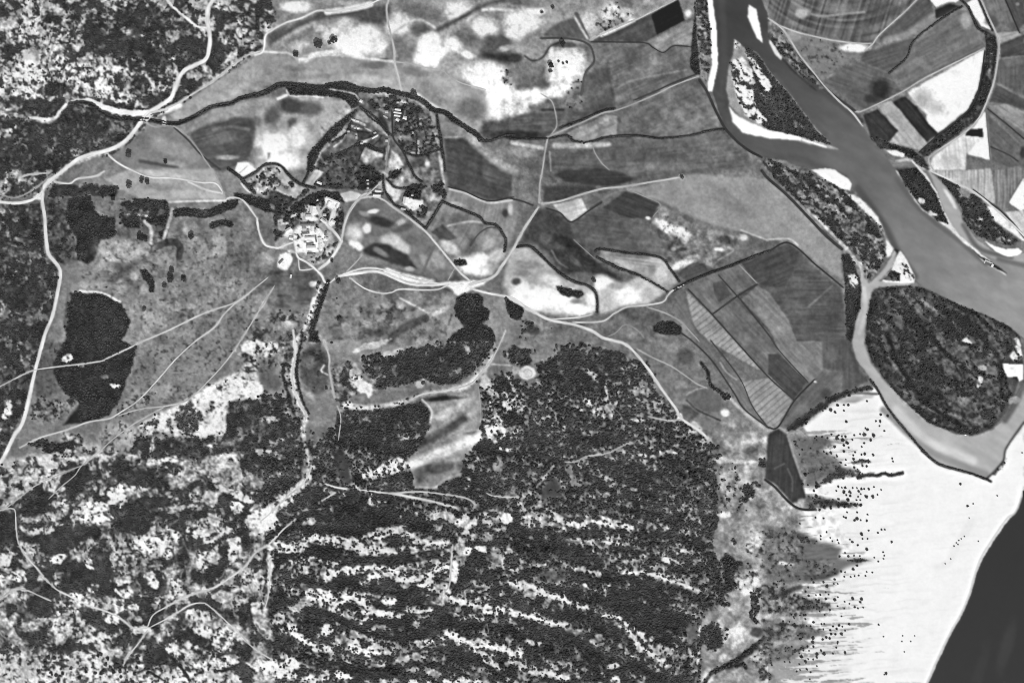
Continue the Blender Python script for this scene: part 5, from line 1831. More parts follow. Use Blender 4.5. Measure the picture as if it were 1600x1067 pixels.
tile = '--'
for line in DATA.splitlines():
    line = line.strip()
    if not line or line[0] == '#': continue
    if line[0] == '@':
        tile = line[1:]; continue
    op, rest = line.split(' ', 1)
    sc = TILES[tile][2]
    if op == 'P':
        tone, fe, pts = rest.split(' ', 2)
        s, m = poly_mask(coords(pts, tile), float(fe))
        if s: blend(s, float(tone), m)
    elif op == 'F':
        head_, label, tail = rest.split(';')[:3]
        style = rest.split(';')[3].strip() if rest.count(';') > 2 else None
        tone, fe, name = head_.split(' ')
        cat, pts = tail.split(' ', 1)
        pts = coords(pts, tile)
        s, m = poly_mask(pts, float(fe))
        if s:
            blend(s, float(tone), m)
            LANDS.append((name, label.strip(), cat))
            LAB[s][m > .5] = len(LANDS) - 1
            if cat in ('sea', 'river', 'channel', 'sand', 'field'): C[s][m > .5] = 0
            if cat == 'field' and style is None and name in ('field', 'plot'):
                L = max(range(len(pts)), key=lambda i: math.hypot(pts[i][0] - pts[i - 1][0], pts[i][1] - pts[i - 1][1]))
                an = math.atan2(pts[L][1] - pts[L - 1][1], pts[L][0] - pts[L - 1][0])
                u = XX[s] * math.cos(an) + YY[s] * math.sin(an); v = -XX[s] * math.sin(an) + YY[s] * math.cos(an)
                T[s] += (vnoise(u * .12, v * 1.6, 4, 50 + len(LANDS) % 40) - .5) * m * (.15 * float(tone) if float(tone) < 200 else 10)
            if style: furrows(s, m, style)
    elif op == 'S':
        tone, w, fe, pts = rest.split(' ', 3)
        w, fe = float(w), float(fe)
        if w >= 12: fe = max(fe, w * .55)
        s, D = line_dist(spline(coords(pts, tile)), w / 2 + fe * 1.5, 4.5 if tile in ('13', '23') and w > 4 else .8)
        if s: blend(s, float(tone), 1 - sstep(w / 2 - fe * .5, w / 2 + fe, D))
    elif op == 'B':
        f = rest.split(' ')
        tone, rx, ry, rot = map(float, f[:4]); (cx, cy), = coords(f[4], tile)
        al = float(f[5]) if len(f) > 5 else 1
        s, r = blob_alpha(cx, cy, rx / sc, ry / sc, rot, min(8, 2 + .2 * min(rx, ry) / sc), .28)
        if s: blend(s, tone, al * (1 - sstep(.42, 1.18, r)))
    elif op == 'G':
        q = XX * .62 + YY * .8
        m = LAB == len(LANDS) - 1
        T[m] = np.interp(q[m], [740, 940, 1213, 1340], [64, 90, 128, 150])
    elif op == 'N':
        amp_, scl, fe, pts = rest.split(' ', 3)
        s, m = poly_mask(coords(pts, tile), float(fe))
        if s:
            scl = float(scl); sd = 200 + int(scl)
            q = fbm(XX[s] + wx2[s] * scl * .7, YY[s] + wy2[s] * scl * .7, scl, sd, 5, .62) - .5
            T[s] *= 1 + np.clip(q * 2.6, -.8, .8) * float(amp_) * m
    elif op in 'WK':
        f = rest.split(' ')
        tone, rx, ry, rot = map(float, f[:4]); (cx, cy), = coords(f[4], tile)
        al = float(f[5]) if len(f) > 5 else 1
        s, r = blob_alpha(cx, cy, max(rx / sc, 2.2), max(ry / sc, 2.2), rot, min(16, 4 + .4 * min(rx, ry) / sc), 1.1)
        if s:
            a = 1 - sstep(.75, 1.15, r)
            if op == 'W':
                blend(s, tone, a * min(1, al + .1))
                wc = {'00': .40, '02': .2, '03': .26, '12': .12, '13': .07, '23': .10, '22': .3}.get(tile, .05)
                C[s] = C[s] * (1 - a * al) + np.minimum(C[s], wc) * a * al
                M[s][a > .5] = 0
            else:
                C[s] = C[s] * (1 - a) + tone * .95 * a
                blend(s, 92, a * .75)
    elif op == 'V':
        cov, mix, kind, fe, pts = rest.split(' ', 4)
        s, m = poly_mask(coords(pts, tile), float(fe))
        if s: veg(s, float(cov), float(mix), kind, m)
    elif op == 'VB':
        f = rest.split(' ')
        cov, rx, ry, rot = map(float, f[:4]); (cx, cy), = coords(f[4], tile)
        s, r = blob_alpha(cx, cy, rx / sc, ry / sc, rot, 6, .9)
        if s:
            a = 1 - sstep(.8, 1.15, r); veg(s, cov, 0, f[5], a)
    elif op == 'VS':
        cov, w, kind, pts = rest.split(' ', 3)
        w = float(w)
        s, D = line_dist(spline(coords(pts, tile)), w / 2 + 2, 3)
        if s:
            veg(s, float(cov), 0, kind, 1 - sstep(w / 2 - (3 if w > 12 and .5 < float(cov) < .6 else .5), w / 2 + 1, D))
            if float(cov) > .6: blend(s, 70, (1 - sstep(w / 2 - 1, w / 2 + 1, D)) * .8)
    elif op in 'RD':
        hd, pts = rest.split(';')
        w, tone, label = hd.split(' ', 2)
        w = float(w) * (.82 if op == 'R' and float(w) < 4.5 else .93)
        pts = spline(extend(coords(pts, tile)), 3)
        s, D = line_dist(pts, w + 3, .3)
        if s:
            a = 1 - sstep(w * .3, w * .5 + .6, D)
            blend(s, float(tone), a * (.6 if op == 'R' else .8))
            veg(s, 0, None, None, 1 - sstep(w / 2, w / 2 + 1, D))
            KEEP[s] |= D < w / 2 + (.9 if op == 'R' else 0)
        (ROADS if op == 'R' else DITCHES).append((w, float(tone), label, pts))
    elif op == 'H':
        hd, pts = rest.split(';')
        w, label = hd.split(' ', 1)
        w = float(w) * .88; pts = spline(extend(coords(pts, tile)), 1.7)
        s, D = line_dist(pts, w / 2 + 3, 1.5)
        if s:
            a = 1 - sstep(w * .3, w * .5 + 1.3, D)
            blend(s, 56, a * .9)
            veg(s, 0, None, None, a)
        HEDGES.append((w, label, pts))
    elif op == 'T':
        hd, label = rest.split(';')
        r, p = hd.split(' ')[:2]
        LONE.append((coords(p, tile)[0], float(r), label.strip()))
    elif op == 'Q':
        hd, label = rest.split(';')
        r, pts = hd.split(' ', 1)
        SHRUBS += [(p, float(r), label.strip()) for p in coords(pts, tile)]
_lat_keep = None

# dune ridges: long dark and pale bands, dense pines in the hollows
rv = YY - np.interp(XX, [0, 430, 650, 900, 1120], [0, 0, 10, 70, 150]) + wy2 * 26
ridge = fbm(XX * .13 + wx2 * 2, rv, 17, 131, 3, .6)
ridge = uniformise(ridge)
ridge2 = uniformise(fbm(XX * .16 + wx2 * 3, rv * 1.0, 9, 132, 3, .65))
rzone = blur(((KIND == 0) & (C > .3) & (YY > 690)).astype(np.float32), 10)
south = sstep(770, 840, YY) * sstep(420, 480, XX)
C = np.clip(C + (C > .25) * rzone * ((ridge - .5) * .5), 0, 1)
pale = sstep(.80, .93, ridge2) * rzone * (.28 + .2 * south) * (C < .97) * (.4 + .6 * sstep(.35, .7, fbm(XX, YY, 60, 133, 2)))
C = C * (1 - pale * .85)
T = T * (1 - pale * .75) + 205 * pale * .75
# gullies in the scrub: thin branching pale lines
gz1 = fbm(XX + wx2 * 30, YY + wy2 * 30, 42, 134, 4, .55)
gul = sstep(.965, .99, 1 - np.abs(2 * gz1 - 1)) * (KIND == 1) * (C > .3) * (XX < 520)
gul = blur(gul.astype(np.float32), .7)
T = T * (1 - gul * .55) + 195 * gul * .55
C = C * (1 - gul * .6)
# vegetation cover: dark litter and undergrowth beneath the crowns
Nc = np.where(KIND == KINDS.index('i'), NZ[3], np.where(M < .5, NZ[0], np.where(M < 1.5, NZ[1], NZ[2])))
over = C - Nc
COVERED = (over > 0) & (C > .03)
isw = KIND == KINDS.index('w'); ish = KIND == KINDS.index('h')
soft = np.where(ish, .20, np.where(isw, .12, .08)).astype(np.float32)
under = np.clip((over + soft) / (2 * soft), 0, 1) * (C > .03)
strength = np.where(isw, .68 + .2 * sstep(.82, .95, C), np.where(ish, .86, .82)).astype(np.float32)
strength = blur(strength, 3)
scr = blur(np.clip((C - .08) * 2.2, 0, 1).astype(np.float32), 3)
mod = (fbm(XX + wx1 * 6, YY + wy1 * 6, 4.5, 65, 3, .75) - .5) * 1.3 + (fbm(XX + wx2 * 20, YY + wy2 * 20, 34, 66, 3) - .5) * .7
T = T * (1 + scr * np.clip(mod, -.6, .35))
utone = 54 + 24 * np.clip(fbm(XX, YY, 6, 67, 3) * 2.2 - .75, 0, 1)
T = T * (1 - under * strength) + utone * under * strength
is_water = np.isin(LAB, [i for i, l in enumerate(LANDS) if l[2] in ('sea', 'river', 'channel')])
is_sand = np.isin(LAB, [i for i, l in enumerate(LANDS) if l[2] == 'sand'])
T = T + np.where(is_water, 0, np.where(ish & (C > .2), .25, .45)) * (T - blur(T, 5))
# fine unevenness of sward and soil
amp = np.where(is_water, .012, np.where(is_sand, .012, np.where(LAB == 0, .12, .07))).astype(np.float32)
amp = blur(amp, 2)
n1 = fbm(XX, YY, 4, 61, 2) - .5; n2 = fbm(XX, YY, 14, 62, 4) - .5; n3 = fbm(XX, YY, 60, 63, 3) - .5
n0 = fbm(XX, YY, 2.2, 64, 1) - .5
T = T * (1 + amp * (n0 * 1.3 + n1 * 2.6 + n2 * 3.0 + n3 * 1.8))
streak = (vnoise(XX * .12 + YY * .02 + wx2 * 3, YY + XX * .08 + wy2 * 8, 3.2, 71) - .62)
T = np.where(is_sand & (XX > 1230) & (YY > 600), T - np.clip(streak + .03, 0, 1) * 55 * (.25 + .75 * sstep(1460, 1300, XX)), T)
cn = fbm(XX * .07 + wx2, YY + XX * .05 + wy2 * 5, 4.0, 73, 3, .75)
cn2 = fbm(XX, YY, 3, 74, 2)
reach = 1232 + 25 * np.sin(YY * .021) + 300 * np.clip(cn - .36, 0, .6)
ca = (1 - sstep(-14, 8, XX - reach)) * is_sand * (XX > 1200) * (XX < 1420) * (YY > 672) * sstep(.25, .6, cn2 + .35 * (reach - XX) / 60)
ck = .80 - .25 * sstep(0, 60, reach - XX)
T = T * (1 - ca * ck) + (100 + 60 * (cn2 - .5)) * ca * ck
wst = (fbm(XX * .35 + YY * .3, YY * .9 - XX * .55, 14, 72, 3) - .5)
T = np.where(is_water & (LAB != 2), T * (1 + .22 * wst), T)
T = np.where(is_water | is_sand, T, np.minimum(126 + (T - 126) * 1.13, 246))
T = blur(np.clip(T, 34, 254).astype(np.float32), .55)

def albedo(t):
    c = np.clip(np.asarray(t, np.float32) / 255, 0, 1)
    return np.where(c <= .04045, c / 12.92, ((c + .055) / 1.055) ** 2.4) / FLAT_GAIN
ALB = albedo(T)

# ------------------------------------------------------------------ relief
Z = np.full((H, W), 2.5, np.float32)
for x, y, rx, ry, h in ((560, 70, 110, 60, 9), (680, 70, 90, 70, 7), (770, 110, 60, 60, 7), (885, 95, 55, 50, 8), (440, 230, 70, 50, 7), (485, 365, 50, 60, 8),
                        (600, 370, 70, 50, 6), (740, 400, 40, 30, 4), (870, 450, 80, 40, 6), (975, 440, 50, 30, 3), (180, 90, 160, 90, 10),
                        (60, 480, 80, 160, 6), (250, 420, 120, 90, 5), (900, 640, 160, 80, 8), (200, 850, 200, 140, 9), (700, 900, 260, 130, 9)):
    Z += 1.9 * h * np.exp(-((XX - x) / rx) ** 2 - ((YY - y) / ry) ** 2)
dune = np.clip(C, 0, 1) * ((KIND == KINDS.index('w')) | (KIND == KINDS.index('h')))
Z += blur(dune.astype(np.float32), 8) * (fbm(XX * .5 + YY * .15, YY * 1.3 - XX * .3, 26, 81, 3) - .5) * 6
Z += rzone * (blur(ridge, 4) - .5) * -11
swz = blur(((KIND == 1) & (C > .2) & (XX < 520)).astype(np.float32), 10)
Z += swz * (fbm(XX + wx2 * 10, YY + wy2 * 10, 48, 83, 3, .5) - .5) * 26
Z += (fbm(XX, YY, 70, 82, 3) - .5) * 3 * (~is_sand & ~is_water)
wsoft = blur(is_water.astype(np.float32), 5)
Z = Z * (1 - sstep(.0, .6, wsoft)) + .8 * sstep(0, .6, wsoft)
Z = blur(Z, 2.5)
Z = np.where(is_water, .3, np.maximum(Z, .8))
Z = blur(Z, .8)

def bil(A, px, py):
    px = np.asarray(px, np.float64) - .5; py = np.asarray(py, np.float64) - .5
    px = np.abs(px); px = np.where(px > W - 1, 2 * (W - 1) - px, px)
    py = np.abs(py); py = np.where(py > H - 1, 2 * (H - 1) - py, py)
    x0 = np.clip(np.floor(px).astype(int), 0, W - 2); y0 = np.clip(np.floor(py).astype(int), 0, H - 2)
    fx = np.clip(px - x0, 0, 1); fy = np.clip(py - y0, 0, 1)
    return (A[y0, x0] * (1 - fx) + A[y0, x0 + 1] * fx) * (1 - fy) + (A[y0 + 1, x0] * (1 - fx) + A[y0 + 1, x0 + 1] * fx) * fy
def wxy(px, py): return (px - W / 2) * MPP, (H / 2 - py) * MPP
def ground_z(px, py): return float(bil(Z, px, py))

# ------------------------------------------------------------------ materials
def new_mat(name):
    m = bpy.data.materials.new(name); m.use_nodes = True
    nt = m.node_tree
    b = nt.nodes['Principled BSDF']
    return m, nt, b
def node(nt, t, **kw):
    n = nt.nodes.new(t)
    for k, v in kw.items(): setattr(n, k, v)
    return n

def attr_mat(name, rough, spec, grains, bump=0.0, bump_scale=.2):
    """ground cover: surveyed albedo times procedural grain; grains = (size in metres, strength) pairs"""
    m, nt, b = new_mat(name)
    at = node(nt, 'ShaderNodeAttribute', attribute_name='albedo')
    geo = node(nt, 'ShaderNodeNewGeometry')
    last = at.outputs['Fac']
    for size, strength in grains:
        nz = node(nt, 'ShaderNodeTexNoise'); nz.inputs['Scale'].default_value = 1.0 / size; nz.inputs['Detail'].default_value = 3
        nt.links.new(geo.outputs['Position'], nz.inputs['Vector'])
        mr = node(nt, 'ShaderNodeMapRange'); mr.inputs['From Min'].default_value = .25; mr.inputs['From Max'].default_value = .75
        mr.inputs['To Min'].default_value = 1 - strength; mr.inputs['To Max'].default_value = 1 + strength
        nt.links.new(nz.outputs['Fac'], mr.inputs['Value'])
        mu = node(nt, 'ShaderNodeMath', operation='MULTIPLY')
        nt.links.new(last, mu.inputs[0]); nt.links.new(mr.outputs[0], mu.inputs[1])
        last = mu.outputs[0]
    nt.links.new(last, b.inputs['Base Color'])
    b.inputs['Roughness'].default_value = rough
    b.inputs['Specular IOR Level'].default_value = spec
    if bump:
        nz = node(nt, 'ShaderNodeTexNoise'); nz.inputs['Scale'].default_value = bump_scale; nz.inputs['Detail'].default_value = 4
        nt.links.new(geo.outputs['Position'], nz.inputs['Vector'])
        bp = node(nt, 'ShaderNodeBump'); bp.inputs['Strength'].default_value = bump; bp.inputs['Distance'].default_value = .6
        nt.links.new(nz.outputs['Fac'], bp.inputs['Height']); nt.links.new(bp.outputs[0], b.inputs['Normal'])
    return m

MAT_SOIL = attr_mat('rough_sward', .95, .05, ((2.6, .12), (9, .07)), .55, .35)
MAT_FIELD = attr_mat('tilled_field', .95, .05, ((2.4, .07), (12, .05)), .35, .4)
MAT_SAND = attr_mat('dry_sand', .95, .05, ((4, .015), (20, .015)), .10, .15)
MAT_WATER = attr_mat('silty_water', .12, .5, ((30, .02),), .05, .12)
MAT_ROAD = attr_mat('dirt_road', .95, .05, ((2.5, .05), (8, .04)), .15, .5)

def leaf_mat(name, base, by_attr):
    m, nt, b = new_mat(name)
    if by_attr:
        at = node(nt, 'ShaderNodeAttribute', attribute_name='shade'); src = at.outputs['Fac']
    else:
        oi = node(nt, 'ShaderNodeObjectInfo'); src = oi.outputs['Random']
    mr = node(nt, 'ShaderNodeMapRange'); mr.inputs['To Min'].default_value = base * .6; mr.inputs['To Max'].default_value = base * 1.55
    nt.links.new(src, mr.inputs['Value'])
    geo = node(nt, 'ShaderNodeNewGeometry')
    nz = node(nt, 'ShaderNodeTexNoise'); nz.inputs['Scale'].default_value = .9; nz.inputs['Detail'].default_value = 2
    nt.links.new(geo.outputs['Position'], nz.inputs['Vector'])
    m2 = node(nt, 'ShaderNodeMapRange'); m2.inputs['From Min'].default_value = .25; m2.inputs['From Max'].default_value = .75
    m2.inputs['To Min'].default_value = .7; m2.inputs['To Max'].default_value = 1.3
    nt.links.new(nz.outputs['Fac'], m2.inputs['Value'])
    mu = node(nt, 'ShaderNodeMath', operation='MULTIPLY')
    nt.links.new(mr.outputs[0], mu.inputs[0]); nt.links.new(m2.outputs[0], mu.inputs[1])
    nt.links.new(mu.outputs[0], b.inputs['Base Color'])
    b.inputs['Roughness'].default_value = .8; b.inputs['Specular IOR Level'].default_value = .15
    return m
LEAF_BASE = .043
MAT_CANOPY = leaf_mat('massed_foliage', LEAF_BASE, True)
MAT_LEAF = leaf_mat('tree_foliage', LEAF_BASE, False)

def plain_mat(name, val, rough=.9, grain=.08, size=1.5):
    m, nt, b = new_mat(name)
    geo = node(nt, 'ShaderNodeNewGeometry')
    nz = node(nt, 'ShaderNodeTexNoise'); nz.inputs['Scale'].default_value = 1 / size; nz.inputs['Detail'].default_value = 4
    nt.links.new(geo.outputs['Position'], nz.inputs['Vector'])
    mr = node(nt, 'ShaderNodeMapRange'); mr.inputs['From Min'].default_value = .25; mr.inputs['From Max'].default_value = .75
    mr.inputs['To Min'].default_value = val * (1 - grain); mr.inputs['To Max'].default_value = val * (1 + grain)
    nt.links.new(nz.outputs['Fac'], mr.inputs['Value']); nt.links.new(mr.outputs[0], b.inputs['Base Color'])
    b.inputs['Roughness'].default_value = rough; b.inputs['Specular IOR Level'].default_value = .1
    return m
MAT_BARK = plain_mat('bark', .09)
MAT_WALL = plain_mat('limewashed_wall', .68)
MAT_ROOF_PALE = plain_mat('pale_roof', .66, grain=.12)
MAT_ROOF_MID = plain_mat('weathered_roof', .40, grain=.15)
MAT_ROOF_DARK = plain_mat('dark_roof', .16, grain=.15)
MAT_WOOD = plain_mat('dark_wood', .12)
MAT_STONE = plain_mat('bridge_stone', .5)
MAT_OUTER = plain_mat('surrounding_land', .16, grain=.6, size=120)
MAT_OUTSEA, _nt, _b = new_mat('open_sea')
_b.inputs['Base Color'].default_value = (.027, .027, .027, 1); _b.inputs['Roughness'].default_value = .12

# ------------------------------------------------------------------ mesh helpers
COL = scene.collection
def mesh_np(name, co, faces, nper, mat, attr=None, attr_name='albedo', smooth=True):
    me = bpy.data.meshes.new(name)
    n, f = len(co), len(faces) // nper
    me.vertices.add(n); me.vertices.foreach_set('co', np.ascontiguousarray(co, np.float32).ravel())
    me.loops.add(f * nper); me.loops.foreach_set('vertex_index', np.ascontiguousarray(faces, np.int32))
    me.polygons.add(f)
    me.polygons.foreach_set('loop_start', np.arange(0, f * nper, nper, dtype=np.int32))
    if smooth: me.polygons.foreach_set('use_smooth', np.ones(f, bool))
    if attr is not None:
        a = me.attributes.new(attr_name, 'FLOAT', 'POINT'); a.data.foreach_set('value', np.ascontiguousarray(attr, np.float32))
    me.materials.append(mat)
    me.update(calc_edges=True)
    return me
def put(name, me, parent=None, label=None, cat=None, group=None, kind=None, loc=None, rz=None):
    o = bpy.data.objects.new(name, me); COL.objects.link(o)
    if parent: o.parent = parent
    if label: o['label'] = label
    if cat: o['category'] = cat
    if group: o['group'] = group
    if kind: o['kind'] = kind
    if loc is not None: o.location = loc
    if rz is not None: o.rotation_euler[2] = rz
    return o

# ------------------------------------------------------------------ the land, cut into its pieces
STEP = 1.56; MARG = 60
gx = np.arange(-MARG, W + MARG + STEP, STEP); gy = np.arange(-MARG, H + MARG + STEP, STEP)
GX, GY = np.meshgrid(gx, gy)
gz = bil(Z, GX, GY); ga = bil(ALB, GX, GY)
wxg, wyg = wxy(GX, GY)
VCO = np.stack([wxg, wyg, gz], -1).reshape(-1, 3)
VAL = ga.ravel()
ny, nx = GX.shape
cxm, cym = GX[:-1, :-1] + STEP / 2, GY[:-1, :-1] + STEP / 2
ix = np.abs(cxm); ix = np.where(ix > W - 1, 2 * (W - 1) - ix, ix).astype(int)
iy = np.abs(cym); iy = np.where(iy > H - 1, 2 * (H - 1) - iy, iy).astype(int)
SEA = 2
def at_sea(px, py):
    return ((px > W - 2) & (py > 764 - (px - W) * 1.1)) | ((py > H - 2) & (px > 1450 - (py - H) * .5))
cell = LAB[iy, ix]
assert LANDS[SEA][0] == 'sea'
cell = np.where(at_sea(cxm, cym), SEA, cell).ravel()
sea_v = at_sea(GX, GY).ravel()
VAL[sea_v] = albedo(46); VCO[sea_v, 2] = .3
base_i = (np.arange(ny - 1)[:, None] * nx + np.arange(nx - 1)[None, :]).ravel()
quad = np.stack([base_i, base_i + nx, base_i + nx + 1, base_i + 1], -1)
WATERY = ('sea', 'river', 'channel')
for i, (name, label, cat) in enumerate(LANDS):
    sel = quad[cell == i]
    if len(sel) < 3: continue
    used, inv = np.unique(sel, return_inverse=True)
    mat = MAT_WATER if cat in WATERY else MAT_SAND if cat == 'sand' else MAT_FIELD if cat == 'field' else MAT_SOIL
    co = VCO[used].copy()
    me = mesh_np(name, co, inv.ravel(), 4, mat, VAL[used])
    catn = {'channel': 'channel', 'river': 'river', 'sea': 'sea', 'sand': 'sand', 'island': 'island', 'field': 'field', 'ground': 'ground'}[cat]
    put(name, me, label=label, cat=catn, kind='structure')

# land and sea beyond the surveyed sheet
def ring(name, x0, y0, x1, y1, far, z, mat, label, cat):
    a = [(-far, far), (far, far), (far, -far), (-far, -far)]
    b = [wxy(x0, y0), wxy(x1, y0), wxy(x1, y1), wxy(x0, y1)]
    co = np.array([(*p, z) for p in a] + [(*p, z) for p in b])
    fc = []
    for k in range(4):
        n = (k + 1) % 4; fc += [k, k + 4, n + 4, n]
    put(name, mesh_np(name, co, fc, 4, mat), label=label, cat=cat, kind='structure')
OUTR = 480
ring('surrounding_plain', -OUTR + 4, -OUTR + 4, W + OUTR - 4, H + OUTR - 4, 9000, -1.2, MAT_OUTER, 'rolling grey country far beyond the edge of the view', 'ground')
ox_ = np.arange(-OUTR, W + OUTR + 6, 6.0); oy_ = np.arange(-OUTR, H + OUTR + 6, 6.0)
OX, OY = np.meshgrid(ox_, oy_)
Tsoft = blur(ALB, 2)
oz = bil(Z, OX, OY) - .5; oa = bil(Tsoft, OX, OY)
inside = (OX > -MARG + 4) & (OX < W + MARG - 4) & (OY > -MARG + 4) & (OY < H + MARG - 4)
sv = at_sea(OX, OY); oz = np.where(sv, -.4, oz); oa = np.where(sv, albedo(46), oa)
X_, Y_ = wxy(OX, OY)
OC = np.stack([X_, Y_, oz], -1).reshape(-1, 3)
m_, n_ = OX.shape
bi_ = (np.arange(m_ - 1)[:, None] * n_ + np.arange(n_ - 1)[None, :]).ravel()
oq = np.stack([bi_, bi_ + n_, bi_ + n_ + 1, bi_ + 1], -1)
oq = oq[~inside.ravel()[oq].all(1)]
used, inv = np.unique(oq, return_inverse=True)
put('surrounding_ground', mesh_np('surrounding_ground', OC[used], inv.ravel(), 4, MAT_SOIL, oa.ravel()[used]), label='uneven country continuing past the edges of the view', cat='ground', kind='structure')
co = np.array([(wxy(W + OUTR - 4, 240)) + (-.9,), (9000, 6000, -.9), (9000, -9000, -.9), (-2600, -9000, -.9), (wxy(1215, H + OUTR - 4)) + (-.9,), (wxy(W + OUTR - 4, H + OUTR - 4)) + (-.9,)])
me = bpy.data.meshes.new('open_sea'); me.from_pydata([tuple(c) for c in co], [], [(0, 5, 4, 3, 2, 1)]); me.materials.append(MAT_OUTSEA)
put('open_sea', me, label='dark open sea beyond the edge of the view', cat='sea', kind='structure')

# ------------------------------------------------------------------ roads, tracks and ditches: ribbons on the land
def ribbon(name, w, tone, label, pts, cat, lift, rough):
    P = np.array(pts)
    keep = (P[:, 0] > -MARG + 4) & (P[:, 0] < W + MARG - 4) & (P[:, 1] > -MARG + 4) & (P[:, 1] < H + MARG - 4)
    P = P[keep]
    if len(P) < 3: return
    tg = np.gradient(P, axis=0); tg /= np.hypot(tg[:, 0], tg[:, 1])[:, None] + 1e-9
    nr = np.stack([-tg[:, 1], tg[:, 0]], -1)
    n = len(P); s = abs(hash(label)) % 50 if False else len(label) % 50
    t = np.arange(n) * 3.0
    e0 = w * .43 * (1 + rough * (fbm(t, t * 0 + s, 9, 5, 3) - .5)); e1 = w * .43 * (1 + rough * (fbm(t, t * 0 + s + 30, 9, 6, 3) - .5))
    taper = np.clip(np.minimum(np.arange(n) + 1, n - np.arange(n)) / 3, .35, 1)
    offs = (-1, -.45, .45, 1)
    co, al = [], []
    for o in offs:
        e = np.where(o < 0, e0, e1) * taper
        q = P + nr * (o * e)[:, None]
        X, Y = wxy(q[:, 0], q[:, 1])
        co.append(np.stack([X, Y, bil(Z, q[:, 0], q[:, 1]) + lift], -1))
        tt = tone * (1 + .34 * (fbm(t, t * 0 + s + o * 5, 22, 9, 4) - .55)) * (1.0 if abs(o) < .9 else (.90 if tone > 120 else 1.05))
        al.append(albedo(np.clip(tt, 30, 250)))
    co = np.concatenate(co); al = np.concatenate(al)
    fc = []
    for k in range(3):
        a = np.arange(n - 1) + k * n
        fc.append(np.stack([a, a + 1, a + n + 1, a + n], -1))
    fc = np.concatenate(fc)
    if True:
        v = co[fc[0]]; nz_ = np.cross(v[1] - v[0], v[2] - v[0])[2]
        if nz_ < 0: fc = fc[:, ::-1]
    put(name, mesh_np(name, co, fc.ravel(), 4, MAT_ROAD, al), label=label, cat=cat, kind='structure')
for i, (w, tone, label, pts) in enumerate(DITCHES):
    ribbon('ditch', w, tone, label, pts, 'ditch', .12, .5)
for i, (w, tone, label, pts) in enumerate(ROADS):
    ribbon('road' if ' road' in label else 'track' if ('track' in label or 'lane' in label or 'ride' in label) else 'path', w, tone, label, pts,
           'road' if ' road' in label else 'track', .22 + .012 * (i % 12), .6 if w > 5 else 1.0)

# ------------------------------------------------------------------ trees and bushes
def ico(sub):
    bm = bmesh.new(); bmesh.ops.create_icosphere(bm, subdivisions=sub, radius=1)
    v = np.array([x.co for x in bm.verts]); f = np.array([[x.index for x in q.verts] for q in bm.faces]); bm.free()
    return v, f
IV, IF = ico(1)
keepf = IV[IF].mean(1)[:, 2] > -.75
used, inv = np.unique(IF[keepf], return_inverse=True)
DV, DF = IV[used], inv.reshape(-1, 3)
VAR = []
for k in range(10):
    r = np.random.default_rng(300 + k)
    a = r.normal(size=(7, 3)); a /= np.linalg.norm(a, axis=1)[:, None]
    bump_ = sum(.16 * np.exp(5 * (DV @ q - 1)) for q in a) - .12 + r.normal(size=len(DV)) * .14
    v = DV * (1 + bump_)[:, None]
    v[:, 2] = v[:, 2] * .8 + .35
    VAR.append(v)
VAR = np.array(VAR)

def massed(name, px, py, rad, tall, label, cat, kind='stuff'):
    """many small crowns joined into one mass"""
    n = len(px)
    if n == 0: return
    r = np.random.default_rng(n)
    vi = r.integers(0, len(VAR), n); an = r.random(n) * 6.283
    sx = rad * MPP * r.uniform(.7, 1.35, n); sy = rad * MPP * r.uniform(.7, 1.25, n); sz = rad * MPP * tall * r.uniform(.8, 1.25, n)
    V = VAR[vi]
    X, Y = wxy(px, py)
    c, s = np.cos(an)[:, None], np.sin(an)[:, None]
    vx = (V[..., 0] * c - V[..., 1] * s) * sx[:, None] + X[:, None]
    vy = (V[..., 0] * s + V[..., 1] * c) * sy[:, None] + Y[:, None]
    vz = V[..., 2] * sz[:, None] + (bil(Z, px, py) - .1)[:, None]
    co = np.stack([vx, vy, vz], -1).reshape(-1, 3)
    fc = (DF[None] + (np.arange(n) * len(DV))[:, None, None]).reshape(-1)
    sh = np.repeat(np.clip(.45 * r.random(n) + 1.5 * fbm(px, py, 26, 141, 3) - .5, 0, 1), len(DV))
    put(name, mesh_np(name, co, fc, 3, MAT_CANOPY, sh, 'shade', smooth=True), label=label, cat=cat, kind=kind)

def tube(bm, a, b, ra, rb, seg=6):
    a, b = Vector(a), Vector(b); d = (b - a).normalized()
    q = d.to_track_quat('Z', 'Y').to_matrix()
    ra_, rb_ = [], []
    for i in range(seg):
        t = i / seg * 2 * math.pi; u = q @ Vector((math.cos(t), math.sin(t), 0))
        ra_.append(bm.verts.new(a + u * ra)); rb_.append(bm.verts.new(b + u * rb))
    for i in range(seg):
        bm.faces.new((ra_[i], ra_[(i + 1) % seg], rb_[(i + 1) % seg], rb_[i]))

